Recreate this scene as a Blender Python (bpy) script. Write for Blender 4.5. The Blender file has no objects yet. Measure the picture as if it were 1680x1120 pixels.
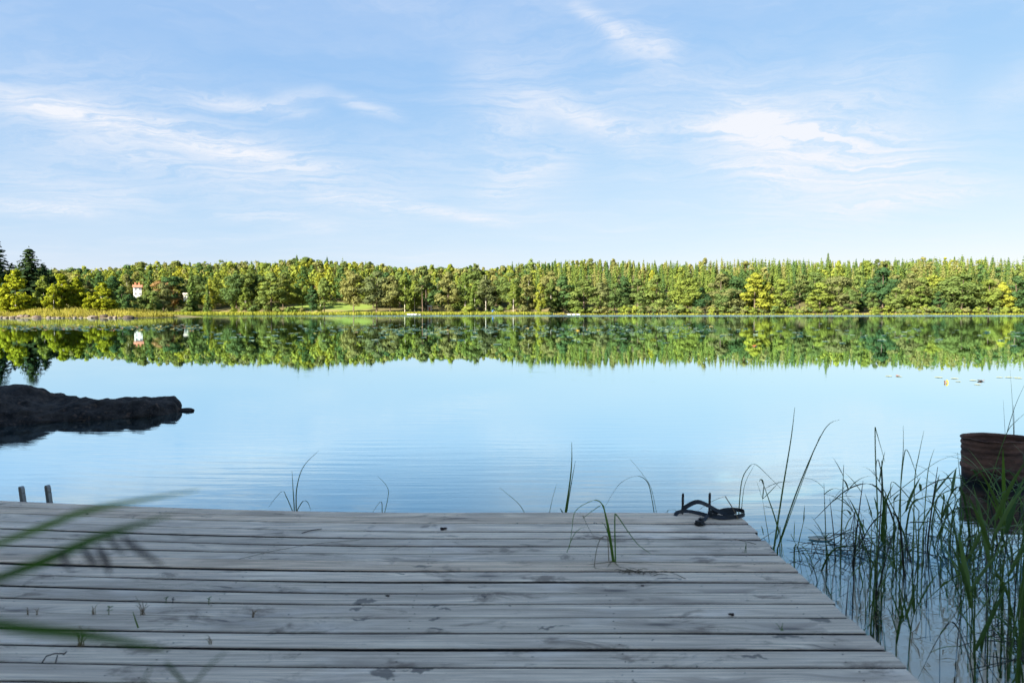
import bpy, bmesh, math, random
import numpy as np
from mathutils import Vector, Matrix, noise as mnoise

random.seed(7)
RNG = np.random.default_rng(11)
S = bpy.context.scene
COL = S.collection
R = math.radians

# ------------------------------------------------------------------ camera
EYE = 1.62            # camera height above the lake
DECK = 0.35           # deck top above the lake
F = 1120.0            # focal length in photo pixels (24 mm on 36 mm, 1680 wide)
PITCH = math.atan(49 / F)
cam_d = bpy.data.cameras.new('camera')
cam = bpy.data.objects.new('camera', cam_d); COL.objects.link(cam)
cam.location = (0, 0, EYE)
cam.rotation_euler = (math.pi / 2 - PITCH, 0, 0)
cam_d.lens = 24; cam_d.sensor_width = 36
cam_d.clip_start = 0.05; cam_d.clip_end = 6000
cam_d.dof.use_dof = True
cam_d.dof.focus_distance = 9.0
cam_d.dof.aperture_fstop = 3.4
S.camera = cam

def ray(x, y):
    a, b = (x - 840) / F, (560 - y) / F
    c, s = math.cos(PITCH), math.sin(PITCH)
    return Vector((a, c + b * s, -s + b * c))
def on_z(x, y, z=0.0):
    r = ray(x, y); t = (z - EYE) / r.z
    return Vector((r.x * t, r.y * t, z))
def on_y(x, y, Y):
    r = ray(x, y); t = Y / r.y
    return Vector((r.x * t, Y, EYE + r.z * t))

# ------------------------------------------------------------------ sky, sun, exposure
SUN_EL, SUN_AZ = 27.0, 226.0      # azimuth clockwise from +Y (the view direction)
sun_dir = Vector((math.sin(R(SUN_AZ)) * math.cos(R(SUN_EL)), math.cos(R(SUN_AZ)) * math.cos(R(SUN_EL)), math.sin(R(SUN_EL))))
W = bpy.data.worlds.new('World'); S.world = W; W.use_nodes = True
nt = W.node_tree; nt.nodes.clear()

class G:
    """tiny node-graph helper"""
    def __init__(self, tree): self.t = tree
    def n(self, typ, ins=None, **props):
        nd = self.t.nodes.new(typ)
        for k, v in props.items(): setattr(nd, k, v)
        for k, v in (ins or {}).items():
            if hasattr(v, 'is_output'): self.t.links.new(v, nd.inputs[k])
            else: nd.inputs[k].default_value = v
        return nd
    def math(self, op, a, b=0.0, c=None, clamp=False):
        ins = {0: a, 1: b}
        if c is not None: ins[2] = c
        return self.n('ShaderNodeMath', ins, operation=op, use_clamp=clamp).outputs[0]
    def vmath(self, op, a, b=None, out=0):
        ins = {0: a}
        if b is not None: ins[1] = b
        return self.n('ShaderNodeVectorMath', ins, operation=op).outputs[out]
    def dot(self, a, b): return self.vmath('DOT_PRODUCT', a, b, 'Value')
    def noise(self, vec, scale, detail=4, rough=.55, dist=0, out=0):
        return self.n('ShaderNodeTexNoise', {'Vector': vec, 'Scale': scale, 'Detail': detail, 'Roughness': rough, 'Distortion': dist}).outputs[out]
    def ramp(self, fac, lo, hi, a=0., b=1., smooth=True):
        return self.n('ShaderNodeMapRange', {'Value': fac, 'From Min': lo, 'From Max': hi, 'To Min': a, 'To Max': b}, interpolation_type='SMOOTHSTEP' if smooth else 'LINEAR').outputs[0]
    def mix(self, fac, a, b, blend='MIX'):
        nd = self.t.nodes.new('ShaderNodeMix'); nd.data_type = 'RGBA'; nd.blend_type = blend
        for i, v in ((0, fac), (6, a), (7, b)):
            if hasattr(v, 'is_output'): self.t.links.new(v, nd.inputs[i])
            else: nd.inputs[i].default_value = v if i == 0 else (*v, 1.0)[:4]
        return nd.outputs[2]
    def scale(self, vec, sx, sy, sz, rz=0, loc=(0, 0, 0)):
        return self.n('ShaderNodeMapping', {'Vector': vec, 'Scale': (sx, sy, sz), 'Rotation': (0, 0, rz), 'Location': loc}).outputs[0]

g = G(nt)
sky = g.n('ShaderNodeTexSky', sky_type='NISHITA')
sky.sun_disc = False
sky.sun_elevation = R(SUN_EL); sky.sun_rotation = R(SUN_AZ)
sky.air_density = 1.0; sky.dust_density = 0.3; sky.ozone_density = 1.5; sky.altitude = 100
d = g.n('ShaderNodeTexCoord').outputs['Generated']
sep = g.n('ShaderNodeSeparateXYZ', {0: d})
zc = g.math('MAXIMUM', sep.outputs['Z'], 0.03)
plane = g.n('ShaderNodeCombineXYZ', {0: g.math('DIVIDE', sep.outputs['X'], g.math('ADD', zc, .08)), 1: g.math('DIVIDE', sep.outputs['Y'], g.math('ADD', zc, .08))}).outputs[0]
warp = g.vmath('SCALE', g.vmath('SUBTRACT', g.noise(plane, 1.1, 5, .6, out=1), (.5, .5, .5)))
warp.node.inputs['Scale'].default_value = 1.1
pw = g.vmath('ADD', plane, warp)
c1 = g.ramp(g.noise(g.scale(pw, .55, 1.5, 1, R(24)), 1.0, 9, .62), .47, .80)
c2 = g.ramp(g.noise(g.scale(pw, .9, 2.6, 1, R(-18), (3, 1, 0)), 1.0, 9, .66), .50, .85)
veil = g.ramp(g.noise(g.scale(pw, .35, .5, 1, 0, (7, 2, 0)), 1.0, 4, .5), .38, .70)
dw = g.vmath('ADD', d, g.vmath('MULTIPLY', g.vmath('SUBTRACT', g.noise(g.scale(d, 4, 4, 8), 1.0, 6, .6, out=1), (.5, .5, .5)), (.035, .035, .020)))
fine = g.ramp(g.noise(g.scale(pw, .7, 4.2, 1, R(15), (1, 9, 0)), 2.4, 8, .70), .30, .66, .22, 1.15)
def streak(x0, y0, x1, y1, w, amp):
    a, b = ray(x0, y0).normalized(), ray(x1, y1).normalized()
    n_ = a.cross(b).normalized(); t_ = (b - a).normalized(); w *= 1.25; amp *= .85
    q = g.math('DIVIDE', g.dot(dw, n_), w)
    e = g.math('EXPONENT', g.math('MULTIPLY', g.math('MULTIPLY', q, q), -1.0))
    s = g.dot(dw, t_); s0, s1 = a.dot(t_), b.dot(t_); m = (s1 - s0) * .35
    win = g.math('MULTIPLY', g.ramp(s, s0 - m * .3, s0 + m), g.ramp(s, s1 + m * .3, s1 - m))
    return g.math('MULTIPLY', g.math('MULTIPLY', e, win), amp)
acc = None
for st in ((-160, 118, 570, 284, .011, .62), (-200, 130, 640, 300, .034, .42), (-150, 225, 760, 335, .045, .26), (-60, 334, 185, 350, .008, .75), (-80, 276, 300, 345, .014, .35),
           (300, 163, 545, 188, .008, .55), (440, 165, 560, 150, .008, .35), (545, 158, 668, 197, .007, .5), (500, 318, 690, 345, .009, .45), (640, 338, 860, 373, .007, .55), (340, 346, 570, 366, .008, .35),
           (925, 5, 1030, 62, .008, .5), (985, 48, 1120, 98, .016, .62), (860, 150, 1085, 250, .016, .55), (740, 90, 900, 205, .05, .30), (770, 340, 970, 245, .022, .45), (780, 250, 900, 180, .03, .25),
           (1150, 185, 1600, 300, .030, .55), (1190, 190, 1380, 235, .012, .5), (1060, 208, 1420, 212, .010, .35), (1340, 352, 1720, 296, .012, .55), (1180, 300, 1480, 345, .05, .3), (1320, 150, 1560, 120, .035, .25),
           (1590, 190, 1740, 110, .02, .25), (1120, 265, 1320, 290, .008, .3), (820, 110, 1560, 330, .075, .30), (1020, 190, 1720, 270, .05, .28), (560, 250, 960, 330, .05, .22), (-100, 60, 420, 150, .03, .16)):
    v = streak(*st)
    acc = v if acc is None else g.math('ADD', acc, v)
cl = g.math('MULTIPLY', g.math('MULTIPLY', acc, fine), 1.05)
cl = g.math('ADD', cl, g.math('MULTIPLY', c1, .22))
cl = g.math('ADD', cl, g.math('MULTIPLY', c2, .27))
cl = g.math('ADD', cl, g.math('MULTIPLY', veil, .17), clamp=True)
up = g.ramp(sep.outputs['Z'], .0, .05)
cl = g.math('MULTIPLY', cl, up)
# clear air is slightly hazy: lift the deep blue a little
EXPOSURE = 2.3
SKY_STR = 0.07
kk = 1 / (2 ** EXPOSURE * SKY_STR)
sc3 = g.n('ShaderNodeSeparateColor', {0: sky.outputs[0]})
air = g.n('ShaderNodeCombineColor', {0: g.math('MULTIPLY', g.math('POWER', sc3.outputs[0], .67), .236 * kk), 1: g.math('MULTIPLY', g.math('POWER', sc3.outputs[1], .44), .372 * kk), 2: g.math('MULTIPLY', g.math('POWER', sc3.outputs[2], .17), .715 * kk)}).outputs[0]
cloud_col = (.92 * kk, .94 * kk, 1.0 * kk)
skyc = g.mix(g.math('MULTIPLY', cl, .95), air, cloud_col)
bg = g.n('ShaderNodeBackground', {'Color': skyc, 'Strength': SKY_STR})
out = g.n('ShaderNodeOutputWorld', {'Surface': bg.outputs[0]})
W.cycles.sampling_method = 'MANUAL'; W.cycles.sample_map_resolution = 256

sun_d = bpy.data.lights.new('sun', 'SUN'); sun_d.energy = 5.0; sun_d.angle = R(0.53); sun_d.color = (1.0, .92, .76)
sun = bpy.data.objects.new('sun', sun_d); COL.objects.link(sun)
sun.rotation_euler = (-sun_dir).to_track_quat('-Z', 'Y').to_euler(); sun.location = sun_dir * 200

S.view_settings.view_transform = 'Standard'; S.view_settings.look = 'None'
S.view_settings.gamma = 1; S.view_settings.use_curve_mapping = False
S.view_settings.exposure = EXPOSURE
S.render.engine = 'CYCLES'
cy = S.cycles
cy.use_denoising = True; cy.denoiser = 'OPENIMAGEDENOISE'
cy.max_bounces = 5; cy.diffuse_bounces = 2; cy.glossy_bounces = 3; cy.transmission_bounces = 2; cy.transparent_max_bounces = 6
cy.caustics_reflective = False; cy.caustics_refractive = False
cy.sample_clamp_indirect = 6
cy.use_adaptive_sampling = True; cy.adaptive_threshold = 0.02

# ------------------------------------------------------------------ mesh helpers
def mesh(name, v, f, smooth=False):
    m = bpy.data.meshes.new(name)
    v = np.asarray(v, dtype=np.float32).reshape(-1, 3)
    if isinstance(f, np.ndarray):
        k = f.shape[1]
        m.vertices.add(len(v)); m.vertices.foreach_set('co', v.ravel())
        m.loops.add(f.size); m.loops.foreach_set('vertex_index', f.ravel().astype(np.int32))
        m.polygons.add(len(f)); m.polygons.foreach_set('loop_start', np.arange(0, f.size, k, dtype=np.int32))
        m.update(calc_edges=True); m.validate()
    else:
        m.from_pydata(v.tolist(), [], f)
    if smooth: m.shade_smooth()
    return m
def obj(name, m, mat=None, parent=None, loc=None, slot=False):
    o = bpy.data.objects.new(name, m); COL.objects.link(o)
    if parent: o.parent = parent
    if loc is not None: o.location = loc
    if mat is not None and m is not None:
        if slot:
            if not m.materials: m.materials.append(None)
            o.material_slots[0].link = 'OBJECT'; o.material_slots[0].material = mat
        elif not m.materials: m.materials.append(mat)
    return o
def tag(o, label=None, cat=None, group=None, kind=None):
    if label: o['label'] = label
    if cat: o['category'] = cat
    if group: o['group'] = group
    if kind: o['kind'] = kind
    return o
def thing(name, label, cat, loc, group=None, rz=0, sc=1):
    o = bpy.data.objects.new(name, None); COL.objects.link(o)
    o.empty_display_size = .1
    o.location = loc; o.rotation_euler = (0, 0, rz); o.scale = (sc,) * 3 if not hasattr(sc, '__len__') else sc
    return tag(o, label, cat, group)
class MB:
    def __init__(self): self.v, self.f = [], []
    def add(self, v, f):
        b = len(self.v); self.v += [tuple(p) for p in v]; self.f += [tuple(i + b for i in q) for q in f]
    def box(self, c, s, rz=0):
        x, y, z = s[0] / 2, s[1] / 2, s[2] / 2; cs, sn = math.cos(rz), math.sin(rz)
        v = [(c[0] + a * cs - b * sn, c[1] + a * sn + b * cs, c[2] + e) for a, b, e in ((-x, -y, -z), (x, -y, -z), (x, y, -z), (-x, y, -z), (-x, -y, z), (x, -y, z), (x, y, z), (-x, y, z))]
        self.add(v, [(3, 2, 1, 0), (4, 5, 6, 7), (0, 1, 5, 4), (1, 2, 6, 5), (2, 3, 7, 6), (3, 0, 4, 7)])
    def tube(self, pts, rad, n=6, cap=True):
        pts = [Vector(p) for p in pts]; rings = []; prev = None
        for i, p in enumerate(pts):
            t = (pts[min(i + 1, len(pts) - 1)] - pts[max(i - 1, 0)]).normalized()
            if prev is None:
                a = Vector((0, 0, 1)) if abs(t.z) < .9 else Vector((1, 0, 0)); u = t.cross(a).normalized()
            else: u = (prev - t * prev.dot(t)).normalized()
            prev = u; w = t.cross(u)
            r = rad[i] if hasattr(rad, '__len__') else rad
            rings.append([p + (u * math.cos(2 * math.pi * k / n) + w * math.sin(2 * math.pi * k / n)) * r for k in range(n)])
        v = [q for rg in rings for q in rg]; f = []
        for i in range(len(rings) - 1):
            for k in range(n): f.append((i * n + k, i * n + (k + 1) % n, (i + 1) * n + (k + 1) % n, (i + 1) * n + k))
        if cap:
            f.append(tuple(reversed(range(n)))); f.append(tuple((len(rings) - 1) * n + k for k in range(n)))
        self.add(v, f)
    def ribbon(self, pts, width, side, fold=0.0, thick=0.0):
        """leaf-like strip: width list per point, side vector, V fold"""
        pts = [Vector(p) for p in pts]; v = []; f = []
        for i, p in enumerate(pts):
            t = (pts[min(i + 1, len(pts) - 1)] - pts[max(i - 1, 0)]).normalized()
            s = side[i] if isinstance(side, list) else side
            s = (s - t * s.dot(t)); s = s.normalized() if s.length > 1e-6 else Vector((1, 0, 0))
            nrm = t.cross(s); w = width[i] if hasattr(width, '__len__') else width
            v += [p - s * w / 2 + nrm * fold * w, p, p + s * w / 2 + nrm * fold * w]
        for i in range(len(pts) - 1):
            a = i * 3; f += [(a, a + 1, a + 4, a + 3), (a + 1, a + 2, a + 5, a + 4)]
        self.add(v, f)
    def mesh(self, name, smooth=False): return mesh(name, self.v, self.f, smooth)

def smoothstep(a, b, x):
    t = np.clip((x - a) / (b - a), 0, 1); return t * t * (3 - 2 * t)
def spline(pts, n):
    pts = [Vector(p) for p in pts]; outp = []
    for i in range(len(pts) - 1):
        p0, p1, p2, p3 = pts[max(i - 1, 0)], pts[i], pts[i + 1], pts[min(i + 2, len(pts) - 1)]
        for k in range(n):
            t = k / n
            outp.append(.5 * ((2 * p1) + (p2 - p0) * t + (2 * p0 - 5 * p1 + 4 * p2 - p3) * t * t + (3 * p1 - p0 - 3 * p2 + p3) * t ** 3))
    outp.append(pts[-1]); return outp

# ------------------------------------------------------------------ materials
def material(name):
    m = bpy.data.materials.new(name); m.use_nodes = True
    m.node_tree.nodes.clear(); gg = G(m.node_tree)
    o = gg.n('ShaderNodeOutputMaterial')
    return m, gg, o
def finish(gg, o, shader): gg.t.links.new(shader, o.inputs['Surface'])
def simple(name, col, rough=.6, var=.25, scale=8, metallic=0, bump=0, spec=.4):
    m, q, o = material(name)
    tc = q.n('ShaderNodeTexCoord').outputs['Object']
    f = q.noise(tc, scale, 5, .6)
    c = q.mix(q.ramp(f, .3, .7), tuple(x * (1 - var) for x in col), tuple(min(1, x * (1 + var)) for x in col))
    ins = {'Base Color': c, 'Roughness': rough, 'Metallic': metallic, 'Specular IOR Level': spec}
    if bump: ins['Normal'] = q.n('ShaderNodeBump', {'Height': f, 'Strength': bump, 'Distance': .02}).outputs[0]
    finish(q, o, q.n('ShaderNodeBsdfPrincipled', ins).outputs[0]); return m
def foliage(name, a, b, trans=.35, vary=1.0):
    m, q, o = material(name)
    isl = q.n('ShaderNodeNewGeometry').outputs['Random Per Island']
    rnd = q.n('ShaderNodeObjectInfo').outputs['Random']
    c = q.mix(isl, a, b)
    c = q.mix(vary, c, q.mix(rnd, (.68, .78, .85), (1.25, 1.18, 1.0)), 'MULTIPLY')
    dif = q.n('ShaderNodeBsdfDiffuse', {'Color': c}).outputs[0]
    tr = q.n('ShaderNodeBsdfTranslucent', {'Color': q.mix(1.0, c, (1.25, 1.15, .5), 'MULTIPLY')}).outputs[0]
    finish(q, o, q.n('ShaderNodeMixShader', {0: trans, 1: dif, 2: tr}).outputs[0]); return m

FOL = {
 'birch': foliage('foliage_birch', (0.178, 0.209, 0.034), (0.243, 0.258, 0.043)),
 'lime': foliage('foliage_lime', (0.136, 0.182, 0.040), (0.184, 0.220, 0.048)),
 'green': foliage('foliage_green', (0.088, 0.135, 0.043), (0.124, 0.167, 0.056)),
 'olive': foliage('foliage_olive', (0.124, 0.143, 0.056), (0.176, 0.182, 0.074)),
 'deep': foliage('foliage_deep', (0.043, 0.090, 0.037), (0.069, 0.120, 0.046)),
 'spruce': foliage('foliage_spruce', (0.059, 0.101, 0.027), (0.107, 0.143, 0.037), .2),
 'dark': foliage('foliage_dark', (.012, .028, .014), (.028, .046, .020), .15),
 'rust': foliage('foliage_rust', (0.166, 0.116, 0.061), (0.226, 0.148, 0.084)),
 'pine': foliage('foliage_pine', (0.089, 0.120, 0.040), (0.136, 0.154, 0.053), .2),
}
FOL['gold'] = foliage('foliage_gold_birch', (.155, .195, .016), (.23, .25, .020), .35, .15)
BARK = simple('bark_brown', (.10, .075, .055), .9, .4, 3)
PINEBARK = simple('bark_pine', (.15, .10, .075), .9, .35, 2)
BIRCHBARK = simple('bark_birch', (.46, .42, .37), .8, .35, 3)

# ground: sand and depth-tinted mud under the water, soil, grass and meadow above
MEADOW = []
m_ground, q, o = material('ground')
pos = q.n('ShaderNodeNewGeometry').outputs['Position']
sp = q.n('ShaderNodeSeparateXYZ', {0: pos})
n1 = q.noise(pos, .12, 6, .6); n2 = q.noise(pos, 3.0, 5, .6)
soil = q.mix(n2, (.06, .05, .03), (.10, .10, .035))
grass = q.mix(n1, (.10, .155, .03), (.17, .215, .045))
dry = q.mix(n2, (.16, .13, .06), (.24, .19, .08))
mead = q.math('MULTIPLY', q.math('MULTIPLY', q.ramp(sp.outputs['X'], -130, -124), q.ramp(sp.outputs['X'], -78, -86)), q.math('MULTIPLY', q.ramp(sp.outputs['Y'], 366, 372), q.ramp(sp.outputs['Y'], 418, 410)))
c = q.mix(mead, soil, grass)
bankm = q.math('MULTIPLY', q.ramp(sp.outputs['Z'], 4.0, 1.5), q.ramp(sp.outputs['Y'], 60, 100))
c = q.mix(q.math('MULTIPLY', bankm, q.ramp(n1, .35, .6)), c, dry)
sand = q.mix(q.noise(pos, 2.2, 6, .65), (.74, .54, .38), (.92, .71, .53))
tinted_mud = q.mix(n2, (.05, .14, .18), (.07, .18, .22))  # mud, with light absorbed by deeper water put into its teal colour
bottom = q.mix(q.ramp(q.math('ADD', sp.outputs['Z'], q.math('MULTIPLY', q.math('SUBTRACT', n1, .5), .3)), -.28, -.50), sand, tinted_mud)
c = q.mix(q.ramp(sp.outputs['Z'], -.06, .04), bottom, c)
finish(q, o, q.n('ShaderNodeBsdfPrincipled', {'Base Color': c, 'Roughness': .95, 'Specular IOR Level': .1}).outputs[0])

# water: clear, reflecting more towards grazing angles, ripples as bump
m_water, q, o = material('water')
pos = q.n('ShaderNodeNewGeometry').outputs['Position']
sp = q.n('ShaderNodeSeparateXYZ', {0: pos})
dist = q.vmath('LENGTH', pos, None, 'Value')
w1 = q.noise(q.scale(pos, .30, 3.4, 1, R(5)), 2.6, 3, .5, .3)         # fine ripple lines near the jetty
w2 = q.noise(q.scale(pos, .12, .75, 1, R(-4)), 1.0, 3, .5, .2)        # longer swell lines
rings = q.n('ShaderNodeTexWave', {'Vector': q.vmath('ADD', q.vmath('SUBTRACT', pos, (-.6, 26, 0)), q.vmath('SCALE', q.noise(pos, .25, 2, .5, out=1), None)), 'Scale': 1.3, 'Distortion': 1.6, 'Detail': 2, 'Detail Scale': .6}, wave_type='RINGS', rings_direction='Z').outputs['Fac']
near = q.ramp(dist, 4, 24, .36, .012)
hgt = q.math('ADD', q.math('MULTIPLY', w1, .0070), q.math('MULTIPLY', w2, .0045))
hgt = q.math('ADD', hgt, q.math('MULTIPLY', rings, q.math('MULTIPLY', q.ramp(q.noise(pos, .35, 2, .5), .35, .65), .0020)))
hgt = q.math('MULTIPLY', hgt, near)
far = q.math('MULTIPLY', q.noise(q.scale(pos, .10, .8, 1), 1.0, 3, .6), q.ramp(dist, 20, 70, 0, .0022))
hgt = q.math('ADD', hgt, far)
# wind-ruffled streak along the far shore
wob = q.math('MULTIPLY', q.math('SUBTRACT', q.noise(q.scale(pos, .012, .012, 1), 1, 3, .6), .5), 44)
ry = q.math('ADD', sp.outputs['Y'], wob)
ruf = q.math('MULTIPLY', q.math('MULTIPLY', q.ramp(ry, 212, 222), q.ramp(ry, 352, 340)), q.ramp(sp.outputs['X'], -150, 10, .25, 1))
hgt = q.math('ADD', hgt, q.math('MULTIPLY', ruf, q.math('MULTIPLY', q.noise(q.scale(pos, .5, 1.2, 1), 2.0, 2, .5), .10)))
nz = q.n('ShaderNodeBump', {'Height': hgt, 'Strength': 1.0, 'Distance': 1.0}).outputs[0]
nz = q.vmath('NORMALIZE', q.vmath('ADD', nz, q.n('ShaderNodeCombineXYZ', {0: 0.0, 1: q.math('MULTIPLY', q.math('MULTIPLY', ruf, q.ramp(q.noise(q.scale(pos, .012, .14, 1), 1.0, 3, .6), .40, .55)), -.075), 2: 0.0}).outputs[0]))
inc = q.n('ShaderNodeNewGeometry').outputs['Incoming']
cosv = q.math('ABSOLUTE', q.dot(inc, nz))
fr = q.math('ADD', .02, q.math('MULTIPLY', q.math('POWER', q.math('SUBTRACT', 1.0, cosv, clamp=True), 5.0), .98))
refl = q.ramp(fr, 0.045, .36, 0.04, 1, False)
rgh = q.math('ADD', q.ramp(dist, 10, 120, .006, .035), q.math('MULTIPLY', ruf, .10))
gl = q.n('ShaderNodeBsdfGlossy', {'Color': (.74, .93, .98, 1), 'Roughness': rgh, 'Normal': nz}).outputs[0]
tp = q.n('ShaderNodeBsdfTransparent', {'Color': (.95, .96, .93, 1)}).outputs[0]
finish(q, o, q.n('ShaderNodeMixShader', {0: refl, 1: tp, 2: gl}).outputs[0])

# ------------------------------------------------------------------ terrain and lake
def shore_far(X):
    return 360 + 5 * np.sin(X * .021 + 1) + 3 * np.sin(X * .06) - 4 * np.exp(-((X - 5) / 30.) ** 2) + np.clip(-(X + 150) * .12, -4, 10)
def ground_h(X, Y):
    X = np.asarray(X, float); Y = np.asarray(Y, float)
    # far side
    t = Y - shore_far(X)
    hill = 22 + 5 * np.sin(X * .011 + .6) + 3 * np.sin(X * .03)
    hill = hill - 5 * np.exp(-((X + 28) / 34.) ** 2) + 3 * smoothstep(100, 260, X) - 4 * smoothstep(-120, -230, X)
    far = np.where(t > 0, np.minimum(t * .07, .6) + smoothstep(8, 150, t) * hill, np.maximum(t * .12, -4))
    # near bank: in front of the viewer and curving forward on the left
    yb = 1.1 + .25 * np.sin(X * .9) + np.maximum(0, -X - 7) * 1.1 + np.maximum(0, X - 9) * .5
    u = yb - Y
    nearb = np.where(u > 0, np.minimum(u * .3, .35) + np.maximum(u - 1.5, 0) * .06, np.where(u > -5, u * .105, np.maximum(-.525 + (u + 5) * .22, -4)))
    nearb = np.minimum(nearb, 4)
    # low point reaching in from the left
    yc = 192 + (X + 130) * -.05
    half = 21 + 2.5 * np.sin(X * .25) + 1.5 * np.sin(X * .6)
    e = np.minimum(half - np.abs(Y - yc), (-95.5 - X) * .9)
    point = np.where(e > 0, np.minimum(e * .14, 1.5), np.maximum(e * .15, -4))
    return np.maximum(np.maximum(far, nearb), point)
gx = np.unique(np.concatenate([np.linspace(-1800, -330, 22), np.linspace(-330, 330, 190), np.linspace(330, 1800, 22), np.linspace(-30, 30, 70), np.linspace(-6, 6, 40)]))
gy = np.unique(np.concatenate([np.linspace(-150, -20, 14), np.linspace(-20, 40, 80), np.linspace(0, 8, 30), np.linspace(40, 160, 24), np.linspace(160, 225, 46), np.linspace(225, 345, 20), np.linspace(345, 400, 40), np.linspace(400, 620, 45), np.linspace(620, 2200, 16)]))
XX, YY = np.meshgrid(gx, gy)
ZZ = ground_h(XX, YY)
def grid_faces(nx, ny):
    i = np.arange(nx - 1)[None, :] + np.arange(ny - 1)[:, None] * nx
    return np.stack([i, i + 1, i + nx + 1, i + nx], -1).reshape(-1, 4)
tag(obj('ground', mesh('ground', np.stack([XX, YY, ZZ], -1), grid_faces(len(gx), len(gy)), True), m_ground), kind='structure')
wx = np.linspace(-1700, 1700, 9); wy = np.array([-40, 0, 20, 60, 120, 240, 366, 420.])
A, B = np.meshgrid(wx, wy)
tag(obj('lake_water', mesh('lake_water', np.stack([A, B, A * 0], -1), grid_faces(9, 8)), m_water), kind='structure')

# ------------------------------------------------------------------ trees
def clumps(C, N, size, rng, aspect=.6):
    """irregular leaf-clump quads at C facing roughly N"""
    n = len(C)
    N = N / np.maximum(np.linalg.norm(N, axis=1, keepdims=True), 1e-6)
    a = rng.normal(size=(n, 3)); T = np.cross(N, a); T /= np.maximum(np.linalg.norm(T, axis=1, keepdims=True), 1e-6)
    B = np.cross(N, T); s = size[:, None]
    V = np.stack([C - T * s, C - B * s * aspect * rng.uniform(.6, 1.4, (n, 1)) + N * s * .25, C + T * s * rng.uniform(.5, 1.2, (n, 1)), C + B * s * aspect * rng.uniform(.6, 1.4, (n, 1)) + N * s * .2], 1)
    return V.reshape(-1, 3), np.arange(n * 4).reshape(n, 4)
def lobed(rng, h, z0, rad, nl, n, size, lobe=.36, top=.7, droop=0., tilt=.22):
    """crown made of many lobes; profile widest at 'top' fraction below the middle"""
    L = []
    while len(L) < nl:
        t = rng.uniform(0, 1)
        prof = math.sin(math.pi * min(1, (t * .93 + .07)) ** top) ** .75
        a = rng.uniform(0, 2 * math.pi); rr = rad * prof * math.sqrt(rng.uniform(.12, 1)) * .85
        L.append((rr * math.cos(a), rr * math.sin(a), z0 + (h - z0) * t * .94, rad * lobe * rng.uniform(.65, 1.25) * (.55 + .45 * prof)))
    L = np.array(L)
    k = rng.integers(0, nl, n)
    dv = rng.normal(size=(n, 3)); dv /= np.linalg.norm(dv, axis=1, keepdims=True)
    dv[:, 2] = np.where(rng.uniform(size=n) < .6, np.abs(dv[:, 2]), dv[:, 2])
    C = L[k, :3] + dv * L[k, 3:4] * (rng.uniform(.35, 1.08, (n, 1)) ** .6) * np.array([1, 1, .8])
    C[:, 2] -= droop * rng.uniform(0, 1, n) ** 2
    N = dv + rng.normal(size=(n, 3)) * tilt
    return clumps(C, N, size * rng.uniform(.6, 1.35, n), rng)
def crown_broad(rng, h=16., n=4600, size=.35): return lobed(rng, h, h * .05, h * .29, 34, n, size, .38, .68)
def crown_round(rng, h=16., n=4600, size=.36): return lobed(rng, h, h * .22, h * .36, 26, n, size, .42, .80)
def crown_birch(rng, h=16., n=3600, size=.31): return lobed(rng, h, h * .14, h * .20, 34, n, size, .40, .60, .9, .45)
def crown_birchlow(rng, h=9., n=5200, size=.25): return lobed(rng, h, h * .05, h * .27, 44, n, size, .36, .50, .3, .35)
def crown_pine(rng, h=17., n=2200, size=.36): return lobed(rng, h, h * .50, h * .19, 16, n, size, .46, .85, 0, .6)
def crown_bush(rng, h=3., n=700, size=.28): return lobed(rng, h, h * .02, h * .55, 12, n, size, .45, .8)
def crown_spruce(rng, h=18., wh=28, size=.62, dens=1.5, wid=.18, start=.05):
    C, N, Sz = [], [], []
    for i in range(wh):
        t = (i + rng.uniform(-.3, .3)) / wh; t = min(max(t, 0), .985)
        z = h * (start + (1 - start) * t); r = h * wid * (1 - t) ** .85 * rng.uniform(.85, 1.15) + .12
        nb = int(rng.integers(6, 10)); a0 = rng.uniform(0, 7)
        for b in range(nb):
            a = a0 + 2 * math.pi * b / nb + rng.uniform(-.25, .25); rr = r * rng.uniform(.7, 1.12)
            m = max(2, int(dens * (2 + 3 * rr / (h * wid))))
            for k in range(m):
                s = (k + .6) / m
                C.append((rr * s * math.cos(a), rr * s * math.sin(a), z - rr * s * s * .38 + rng.uniform(-.12, .12)))
                N.append((math.cos(a) + rng.normal() * .45, math.sin(a) + rng.normal() * .45, .35 + rng.normal() * .3))
                Sz.append(size * (1.05 - .4 * s) * (.5 + .5 * (1 - t)) * rng.uniform(.7, 1.25))
    C.append((0, 0, h)); N.append((0.3, -1, .2)); Sz.append(size * .45)
    return clumps(np.array(C), np.array(N), np.array(Sz), rng, .7)
def trunk_mesh(rng, h, r, limbs=6, z0=.3, reach=.2, lean=.02, name='trunk'):
    b = MB(); px, py = rng.normal(0, lean * h, 2)
    pts = [(px * t * t, py * t * t, h * t) for t in np.linspace(0, .93, 7)]
    b.tube([(0, 0, -.8)] + pts, [r * 1.25] + [r * (1 - .85 * t) for t in np.linspace(0, 1, 7)], 7)
    for i in range(limbs):
        t = z0 + (.85 - z0) * (i + rng.uniform(0, .8)) / limbs; a = rng.uniform(0, 7); L = h * reach * (1.1 - .7 * t)
        p = Vector((px * t * t, py * t * t, h * t)); dr = Vector((math.cos(a), math.sin(a), .55))
        b.tube([p, p + dr * L * .5, p + dr * L + Vector((0, 0, L * .15))], [r * .42 * (1 - .6 * t), r * .25 * (1 - .5 * t), .02], 5)
    return b.mesh(name, True)
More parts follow.
